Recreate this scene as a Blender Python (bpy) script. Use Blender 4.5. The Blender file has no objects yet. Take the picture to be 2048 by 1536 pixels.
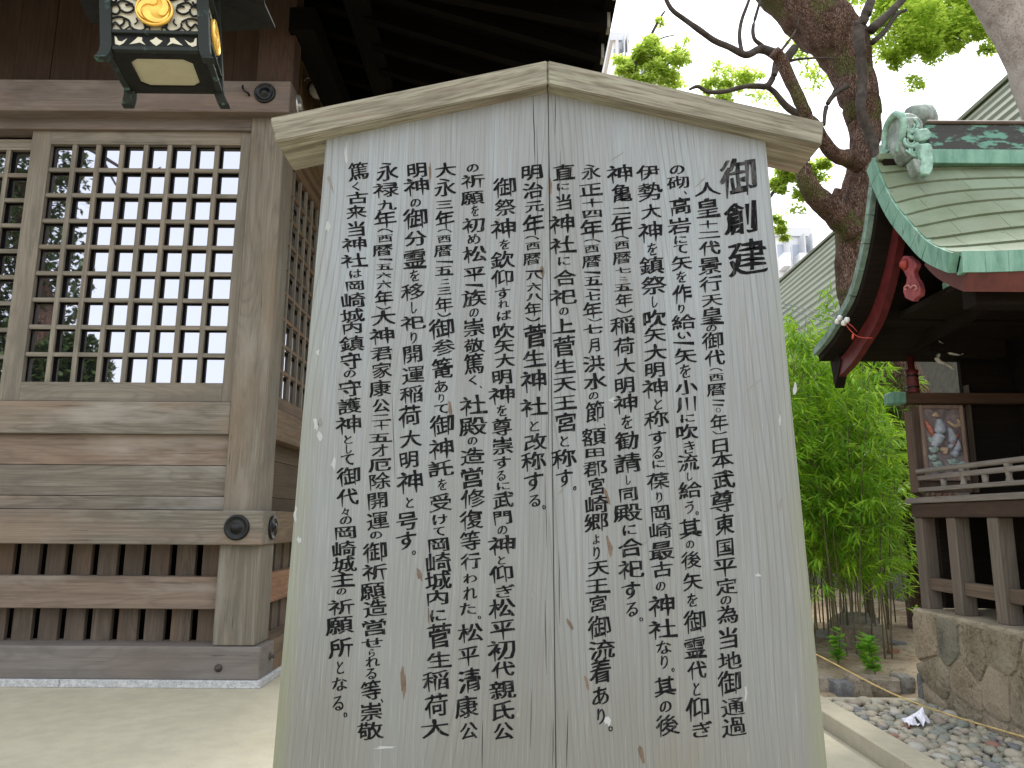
import bpy, bmesh, math, random
from mathutils import Vector, Matrix, noise
R = random.Random(7)
rad = math.radians
SC = bpy.context.scene
COL = SC.collection
# ------------------------------------------------------------------ camera
F, PITCH, ROLL, EYE = 1500.0, rad(10.28), 0.0069, 1.25
cam = bpy.data.cameras.new('camera'); camo = bpy.data.objects.new('camera', cam); COL.objects.link(camo)
cam.sensor_width = 36; cam.lens = F / 2048 * 36; cam.clip_start = 0.05; cam.clip_end = 3000
CR = Matrix.Rotation(rad(90) + PITCH, 3, 'X') @ Matrix.Rotation(ROLL, 3, 'Z')
CL = Vector((0, 0, EYE))
camo.matrix_world = Matrix.Translation(CL) @ CR.to_4x4()
SC.camera = camo
# ------------------------------------------------------------------ sky, sun, exposure
SUN_EL, SUN_AZ = 58, 35          # azimuth clockwise from +Y (the way the camera looks)
w = bpy.data.worlds.new('World'); SC.world = w; w.use_nodes = True
nt = w.node_tree; nt.nodes.clear()
N = nt.nodes.new; LK = nt.links.new
sky = N('ShaderNodeTexSky'); sky.sky_type = 'NISHITA'; sky.sun_disc = False
sky.sun_elevation = rad(SUN_EL); sky.sun_rotation = rad(SUN_AZ); sky.air_density = 1.5; sky.dust_density = 4
mx = N('ShaderNodeMix'); mx.data_type = 'RGBA'; mx.inputs[0].default_value = 0.8
LK(sky.outputs[0], mx.inputs[6]); mx.inputs[7].default_value = (9.6, 10.0, 10.6, 1)
bg = N('ShaderNodeBackground'); bg.inputs[1].default_value = 0.1; LK(mx.outputs[2], bg.inputs[0])
wo = N('ShaderNodeOutputWorld'); LK(bg.outputs[0], wo.inputs[0])
sl = bpy.data.lights.new('sun', 'SUN'); sl.energy = 2.0; sl.angle = rad(14); sl.color = (1, 0.96, 0.9)
so = bpy.data.objects.new('sun', sl); COL.objects.link(so)
sd = Vector((math.sin(rad(SUN_AZ)) * math.cos(rad(SUN_EL)), math.cos(rad(SUN_AZ)) * math.cos(rad(SUN_EL)), math.sin(rad(SUN_EL))))
so.rotation_euler = sd.to_track_quat('Z', 'Y').to_euler(); so.location = (3, 4, 20)
SC.view_settings.view_transform = 'Standard'; SC.view_settings.look = 'None'
SC.view_settings.gamma = 1; SC.view_settings.use_curve_mapping = False
SC.view_settings.exposure = 1.30
SC.render.engine = 'CYCLES'
SC.cycles.use_denoising = True
SC.cycles.max_bounces = 8; SC.cycles.diffuse_bounces = 4; SC.cycles.transparent_max_bounces = 12
SC.cycles.caustics_reflective = False; SC.cycles.caustics_refractive = False

# ------------------------------------------------------------------ from a sight line of the photograph to a point on a real plane
def ray(u, v):
    return (CR @ Vector(((u - 1024) / F, -(v - 768) / F, -1)))
def PY(u, v, Y):                 # on the upright plane y = Y
    d = ray(u, v); return CL + d * (Y / d.y)
def PX(u, v, X):                 # on the upright plane x = X
    d = ray(u, v); return CL + d * (X / d.x)
def PZ(u, v, Z):                 # on the level plane z = Z
    d = ray(u, v); return CL + d * ((Z - EYE) / d.z)

# ------------------------------------------------------------------ objects
def wloc(o):
    l = Vector((0, 0, 0))
    while o: l += o.location; o = o.parent
    return l
def mark(o, label=None, cat=None, group=None, kind=None):
    if label: o['label'] = label
    if cat: o['category'] = cat
    if group: o['group'] = group
    if kind: o['kind'] = kind
    return o
def empty(name, loc, label=None, cat=None, group=None, kind=None, rot=(0, 0, 0)):
    o = bpy.data.objects.new(name, None); COL.objects.link(o)
    o.location = loc; o.rotation_euler = rot; o.empty_display_size = 0.1
    return mark(o, label, cat, group, kind)
def link(name, me, m, par=None, loc=None, local=False):
    """world-space mesh -> object whose origin is the middle of the mesh"""
    if m is not None and len(me.materials) == 0: me.materials.append(m)
    o = bpy.data.objects.new(name, me); COL.objects.link(o)
    if loc is None:
        n = len(me.vertices)
        co = [c for v in me.vertices for c in v.co]
        loc = Vector([(min(co[i::3]) + max(co[i::3])) / 2 for i in range(3)]) if n else Vector()
        me.transform(Matrix.Translation(-loc))
    if par: o.parent = par
    o.location = loc if (local or not par) else loc - wloc(par)
    return o
def mesh(name, vs, fs, m=None, par=None, smooth=False, local=False, loc=None):
    me = bpy.data.meshes.new(name); me.from_pydata([tuple(v) for v in vs], [], fs)
    if smooth:
        for p in me.polygons: p.use_smooth = True
    me.update()
    return link(name, me, m, par, loc, local)
def bme(bm, name, m, par=None, smooth=False, local=False):
    me = bpy.data.meshes.new(name); bm.to_mesh(me); bm.free()
    if smooth:
        for p in me.polygons: p.use_smooth = True
    return link(name, me, m, par, None, local)
def box(name, x0, x1, y0, y1, z0, z1, m, par=None, bev=0.004, local=False):
    bm = bmesh.new(); bmesh.ops.create_cube(bm, size=1)
    sx, sy, sz = x1 - x0, y1 - y0, z1 - z0
    for v in bm.verts: v.co = Vector(((x0 + x1) / 2 + v.co.x * sx, (y0 + y1) / 2 + v.co.y * sy, (z0 + z1) / 2 + v.co.z * sz))
    if bev: bmesh.ops.bevel(bm, geom=bm.edges[:], offset=min(bev, sx * .3, sy * .3, sz * .3), segments=1, affect='EDGES')
    return bme(bm, name, m, par, local=local)
def beam(name, a, b, wd, ht, m, par=None, up=Vector((0, 0, 1)), bev=0.003, local=False):
    a, b = Vector(a), Vector(b); d = (b - a); L = d.length; d.normalize()
    s = d.cross(up); s.normalize(); t = s.cross(d)
    bm = bmesh.new(); bmesh.ops.create_cube(bm, size=1)
    for v in bm.verts: v.co = (a + b) / 2 + d * v.co.x * L + s * v.co.y * wd + t * v.co.z * ht
    if bev: bmesh.ops.bevel(bm, geom=bm.edges[:], offset=min(bev, wd * .3, ht * .3), segments=1, affect='EDGES')
    return bme(bm, name, m, par, local=local)
def prism(name, poly, nrm, depth, m, par=None, bev=0, local=False, smooth=False):
    """outline of world points, given real thickness along nrm"""
    n = len(poly); nrm = Vector(nrm)
    bm = bmesh.new()
    a = [bm.verts.new(Vector(p)) for p in poly]; b = [bm.verts.new(Vector(p) + nrm * depth) for p in poly]
    bm.faces.new(a); bm.faces.new(b[::-1])
    for i in range(n): bm.faces.new((a[(i + 1) % n], a[i], b[i], b[(i + 1) % n]))
    bmesh.ops.recalc_face_normals(bm, faces=bm.faces[:])
    if bev: bmesh.ops.bevel(bm, geom=bm.edges[:], offset=bev, segments=1, affect='EDGES')
    return bme(bm, name, m, par, local=local)
def tubegeo(pts, rs, sides=8, rough=0.0, vs=None, fs=None, freq=3.0):
    vs = [] if vs is None else vs; fs = [] if fs is None else fs
    base = len(vs); n = len(pts); up = Vector((0.13, 0.21, 1)).normalized()
    for i, p in enumerate(pts):
        d = (pts[min(i + 1, n - 1)] - pts[max(i - 1, 0)]).normalized()
        s = d.cross(up if abs(d.dot(up)) < .95 else Vector((1, 0, 0))).normalized(); t = s.cross(d)
        for k in range(sides):
            a = 2 * math.pi * k / sides; q = s * math.cos(a) + t * math.sin(a)
            r = rs[i]
            if rough: r *= 1 + rough * noise.noise((Vector(p) + q * rs[i]) * freq)
            vs.append(Vector(p) + q * r)
    for i in range(n - 1):
        for k in range(sides):
            fs.append((base + i * sides + k, base + i * sides + (k + 1) % sides, base + (i + 1) * sides + (k + 1) % sides, base + (i + 1) * sides + k))
    fs.append(tuple(base + k for k in range(sides))[::-1]); fs.append(tuple(base + (n - 1) * sides + k for k in range(sides)))
    return vs, fs
def smoothpath(pts, rs, k=4):
    P, Q = [], []
    n = len(pts)
    for i in range(n - 1):
        p0, p1, p2, p3 = pts[max(i - 1, 0)], pts[i], pts[i + 1], pts[min(i + 2, n - 1)]
        for j in range(k):
            t = j / k
            P.append(0.5 * ((2 * p1) + (p2 - p0) * t + (2 * p0 - 5 * p1 + 4 * p2 - p3) * t * t + (3 * p1 - p0 - 3 * p2 + p3) * t ** 3))
            Q.append(rs[i] + (rs[i + 1] - rs[i]) * t)
    return P + [pts[-1]], Q + [rs[-1]]
def tube(name, pts, r, m, par=None, sides=8, sm=3, rough=0, local=False):
    pts = [Vector(p) for p in pts]; rs = r if isinstance(r, (list, tuple)) else [r] * len(pts)
    if sm: pts, rs = smoothpath(pts, rs, sm)
    vs, fs = tubegeo(pts, rs, sides, rough)
    return mesh(name, vs, fs, m, par, True, local)
def lathe(name, prof, c, axis, m, par=None, seg=24, local=False):
    """prof = (radius, height) pairs about axis through c"""
    axis = Vector(axis).normalized(); s = axis.orthogonal().normalized(); t = axis.cross(s); c = Vector(c)
    vs, fs = [], []
    for r, h in prof:
        for k in range(seg):
            a = 2 * math.pi * k / seg; vs.append(c + axis * h + (s * math.cos(a) + t * math.sin(a)) * r)
    for i in range(len(prof) - 1):
        for k in range(seg): fs.append((i * seg + k, i * seg + (k + 1) % seg, (i + 1) * seg + (k + 1) % seg, (i + 1) * seg + k))
    fs.append(tuple(range(seg))[::-1]); fs.append(tuple((len(prof) - 1) * seg + k for k in range(seg)))
    return mesh(name, vs, fs, m, par, True, local)

# ------------------------------------------------------------------ materials
class NG:
    def __init__(s, name, rough=0.8, spec=0.3):
        s.m = bpy.data.materials.new(name); s.m.use_nodes = True; s.t = s.m.node_tree
        s.b = s.t.nodes['Principled BSDF']; s.b.inputs['Roughness'].default_value = rough
        s.b.inputs['Specular IOR Level'].default_value = spec
        s.tc = s.n('ShaderNodeTexCoord'); s.oi = s.n('ShaderNodeObjectInfo')
    def n(s, k, **kw):
        x = s.t.nodes.new(k)
        for a, b in kw.items(): setattr(x, a, b)
        return x
    def l(s, a, b): s.t.links.new(a, b)
    def coord(s, scale=(1, 1, 1), rnd=True, world=False):
        src = s.tc.outputs['Object']
        if world: g = s.n('ShaderNodeNewGeometry'); src = g.outputs['Position']
        if rnd and not world:
            a = s.n('ShaderNodeVectorMath', operation='SCALE'); c = s.n('ShaderNodeCombineXYZ')
            for i in range(3): s.l(s.oi.outputs['Random'], c.inputs[i])
            s.l(c.outputs[0], a.inputs[0]); a.inputs['Scale'].default_value = 37.0
            d = s.n('ShaderNodeVectorMath', operation='ADD'); s.l(src, d.inputs[0]); s.l(a.outputs[0], d.inputs[1]); src = d.outputs[0]
        mp = s.n('ShaderNodeVectorMath', operation='MULTIPLY'); s.l(src, mp.inputs[0]); mp.inputs[1].default_value = scale
        return mp.outputs[0]
    def noise(s, vec, scale=5, detail=4, rough=0.55, dist=0):
        x = s.n('ShaderNodeTexNoise'); s.l(vec, x.inputs['Vector'])
        x.inputs['Scale'].default_value = scale; x.inputs['Detail'].default_value = detail
        x.inputs['Roughness'].default_value = rough; x.inputs['Distortion'].default_value = dist
        return x.outputs['Fac']
    def ramp(s, fac, stops):
        x = s.n('ShaderNodeValToRGB'); s.l(fac, x.inputs[0]); e = x.color_ramp.elements
        while len(e) < len(stops): e.new(0.5)
        for k, (p, c) in zip(e, stops):
            k.position = p; k.color = (*c, 1) if isinstance(c, (tuple, list)) else (c, c, c, 1)
        return x.outputs[0]
    def mix(s, f, a, b, mode='MIX'):
        x = s.n('ShaderNodeMix', data_type='RGBA', blend_type=mode)
        for sock, v in ((x.inputs[0], f), (x.inputs[6], a), (x.inputs[7], b)):
            if isinstance(v, (int, float)): sock.default_value = v
            elif isinstance(v, tuple): sock.default_value = (*v, 1)
            else: s.l(v, sock)
        return x.outputs[2]
    def math(s, op, a, b=0.0, c=None):
        x = s.n('ShaderNodeMath', operation=op)
        for i, v in enumerate((a, b) if c is None else (a, b, c)):
            if isinstance(v, (int, float)): x.inputs[i].default_value = v
            else: s.l(v, x.inputs[i])
        return x.outputs[0]
    def color(s, c):
        if isinstance(c, tuple): s.b.inputs['Base Color'].default_value = (*c, 1)
        else: s.l(c, s.b.inputs['Base Color'])
    def bump(s, h, st=0.3, d=0.005):
        x = s.n('ShaderNodeBump'); x.inputs['Strength'].default_value = st; x.inputs['Distance'].default_value = d
        s.l(h, x.inputs['Height']); s.l(x.outputs[0], s.b.inputs['Normal'])
def wood(name, ax, base, dark, stain=None, stain_amt=0.6, rough=0.8, grain=1.0, bump=0.35, light=None, spec=0.25):
    g = NG(name, rough, spec)
    k = 0.014
    sc = {'x': (k, 1, 1), 'y': (1, k, 1), 'z': (1, 1, k)}[ax]
    v = g.coord(sc)
    fine = g.noise(v, 260 * grain, 3, 0.6)
    med = g.noise(v, 48 * grain, 4, 0.6, 0.5)
    kf = 0.10; fv = g.coord({'x': (kf, 1, 1), 'y': (1, kf, 1), 'z': (1, 1, kf)}[ax])
    fig = g.math('FRACT', g.math('MULTIPLY', g.noise(fv, 3.2 * grain, 2, 0.45, 0.3), 26))
    figl = g.ramp(fig, [(0.0, 1.0), (0.16, 0.35), (0.4, 0.0), (0.8, 0.1), (1.0, 1.0)])
    lo = g.noise(g.coord(tuple(0.25 + 0.75 * s for s in sc)), 3.2, 4, 0.6)
    c = g.mix(g.ramp(med, [(0.30, 0.25), (0.60, 1.0)]), dark, base)
    c = g.mix(g.math('MULTIPLY', figl, 0.5), c, dark)
    mot = g.noise(g.coord({'x': (.35, 1, 1), 'y': (1, .35, 1), 'z': (1, 1, .35)}[ax]), 5.5, 4, 0.6)
    c = g.mix(g.math('MULTIPLY', g.ramp(mot, [(0.47, 0.0), (0.66, 1.0)]), 0.75), c, tuple(0.5 * q for q in base))
    c = g.mix(g.ramp(fine, [(0.35, 0.0), (0.55, 1.0)]), g.mix(0.55, c, dark), c)
    if light: c = g.mix(g.math('MULTIPLY', g.ramp(lo, [(0.52, 0.0), (0.7, 1.0)]), 0.7), c, light)
    if stain:
        lo2 = g.noise(g.coord(tuple(0.25 + 0.75 * s for s in sc)), 2.3, 3, 0.5)
        c = g.mix(g.math('MULTIPLY', g.ramp(lo2, [(0.5, 0.0), (0.66, 1.0)]), stain_amt), c, stain)
    c = g.mix(g.math('MULTIPLY', g.oi.outputs['Random'], 0.5), c, g.mix(0.55, c, dark))
    # drying cracks along the grain
    ck = g.noise(g.coord(tuple(s * (0.35 if s < 1 else 1) for s in sc)), 22 * grain, 2, 0.5, 0.3)
    cr = g.ramp(ck, [(0.493, 0.0), (0.5, 1.0), (0.507, 0.0)])
    msk = g.ramp(g.noise(g.coord(), 4, 2), [(0.5, 0.0), (0.6, 1.0)])
    crm = g.math('MULTIPLY', cr, msk)
    c = g.mix(g.math('MULTIPLY', crm, 0.75), c, tuple(x * 0.25 for x in dark))
    g.color(c)
    h = g.math('SUBTRACT', g.math('ADD', g.math('MULTIPLY', fine, 0.5), med), g.math('MULTIPLY', crm, 1.2))
    g.bump(h, bump, 0.004)
    return g.m
def plain(name, c, rough=0.6, metal=0.0, spec=0.4, var=0.25, sc=12, bump=0.15):
    g = NG(name, rough, spec); g.b.inputs['Metallic'].default_value = metal
    f = g.noise(g.coord(), sc, 5, 0.65)
    g.color(g.mix(g.ramp(f, [(0.35, 0.0), (0.65, 1.0)]), tuple(x * (1 - var) for x in c), tuple(min(1, x * (1 + var)) for x in c)))
    if bump: g.bump(f, bump, 0.004)
    return g.m
def rocky(name, cols, sc=6, rough=0.9, bump=0.8, dist=0.02, rnd=True):
    g = NG(name, rough, 0.2)
    f = g.noise(g.coord(rnd=rnd), sc, 8, 0.7, 0.3); f2 = g.noise(g.coord(rnd=rnd), sc * 9, 4, 0.7); f3 = g.noise(g.coord(rnd=rnd), sc * .4, 3, 0.5)
    n = len(cols)
    c = g.ramp(f, [(0.3 + 0.4 * i / max(1, n - 1), k) for i, k in enumerate(cols)])
    c = g.mix(g.ramp(f2, [(0.38, 0.55), (0.5, 0.0)]), c, tuple(x * 0.35 for x in cols[0]))
    c = g.mix(g.math('MULTIPLY', g.ramp(f3, [(0.5, 0.0), (0.62, 1.0)]), 0.5), c, cols[-1])
    g.color(c); g.bump(g.math('ADD', f, g.math('MULTIPLY', f2, 0.3)), bump, dist)
    return g.m
def leafmat(name, c1, c2, c3, trans=0.45, sc=1.5):
    g = NG(name, 0.45, 0.4)
    gm = g.n('ShaderNodeNewGeometry')
    f = g.noise(g.coord(world=True), sc, 3, 0.6)
    c = g.mix(g.ramp(f, [(0.35, 0.0), (0.65, 1.0)]), c1, c2)
    c = g.mix(g.ramp(gm.outputs['Random Per Island'], [(0.55, 0.0), (0.95, 0.8)]), c, c3)
    g.color(c)
    tr = g.n('ShaderNodeBsdfTranslucent'); g.l(g.mix(0.5, c, c3), tr.inputs[0])
    ms = g.n('ShaderNodeMixShader'); ms.inputs[0].default_value = trans
    out = [x for x in g.t.nodes if x.type == 'OUTPUT_MATERIAL'][0]
    g.l(g.b.outputs[0], ms.inputs[1]); g.l(tr.outputs[0], ms.inputs[2]); g.l(ms.outputs[0], out.inputs[0])
    return g.m

GREY, GDK, BRN, BDK = (0.225, 0.20, 0.16), (0.085, 0.072, 0.056), (0.19, 0.135, 0.095), (0.075, 0.052, 0.036)
WX = wood('weathered_wood_along_x', 'x', GREY, GDK, (0.25, 0.165, 0.11), 0.45, light=(0.32, 0.30, 0.265))
WZ = wood('weathered_wood_upright', 'z', (0.215, 0.19, 0.15), (0.10, 0.085, 0.065), (0.20, 0.14, 0.09), 0.5, light=(0.28, 0.265, 0.225))
WY = wood('weathered_wood_along_y', 'y', (0.20, 0.14, 0.085), BDK, (0.24, 0.12, 0.06), 0.5)
WR = wood('reddish_weathered_wood', 'x', (0.25, 0.19, 0.145), (0.115, 0.085, 0.063), (0.28, 0.155, 0.095), 0.6, light=(0.38, 0.34, 0.29))
WS = wood('grey_sill_wood', 'x', (0.22, 0.20, 0.18), (0.11, 0.10, 0.09), (0.17, 0.12, 0.09), 0.4, grain=0.8)
WSL = wood('slat_wood', 'z', (0.155, 0.122, 0.092), (0.07, 0.053, 0.04), (0.17, 0.10, 0.062), 0.5)
WUP = wood('brown_upper_wood', 'z', (0.075, 0.047, 0.035), (0.032, 0.02, 0.015), (0.095, 0.052, 0.032), 0.5)
WUX = wood('pinkish_beam_wood', 'x', (0.185, 0.155, 0.135), (0.10, 0.08, 0.068), (0.20, 0.125, 0.085), 0.35, light=(0.27, 0.235, 0.21))
WSD = wood('brown_side_wood', 'z', (0.17, 0.105, 0.055), (0.07, 0.042, 0.024))
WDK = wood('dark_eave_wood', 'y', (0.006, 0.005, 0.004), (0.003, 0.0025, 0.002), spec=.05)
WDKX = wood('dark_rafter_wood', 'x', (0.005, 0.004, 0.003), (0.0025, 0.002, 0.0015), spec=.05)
WLT = wood('lattice_wood_upright', 'z', (0.25, 0.225, 0.18), (0.115, 0.10, 0.078), (0.22, 0.155, 0.105), 0.35)
WLX = wood('lattice_wood_along_x', 'x', (0.25, 0.225, 0.18), (0.115, 0.10, 0.078), (0.22, 0.155, 0.105), 0.35)
BLK = plain('black_lacquered_metal', (0.007, 0.0075, 0.0075), 0.3, 0.0, 0.25, 0.3, 8, 0.05)
SILV = plain('pale_metal', (0.5, 0.5, 0.48), 0.4, 0.8, 0.5, 0.1)
VOID = plain('unlit_interior', (0.008, 0.007, 0.006), 0.95, 0, 0.1, 0.2)
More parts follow.
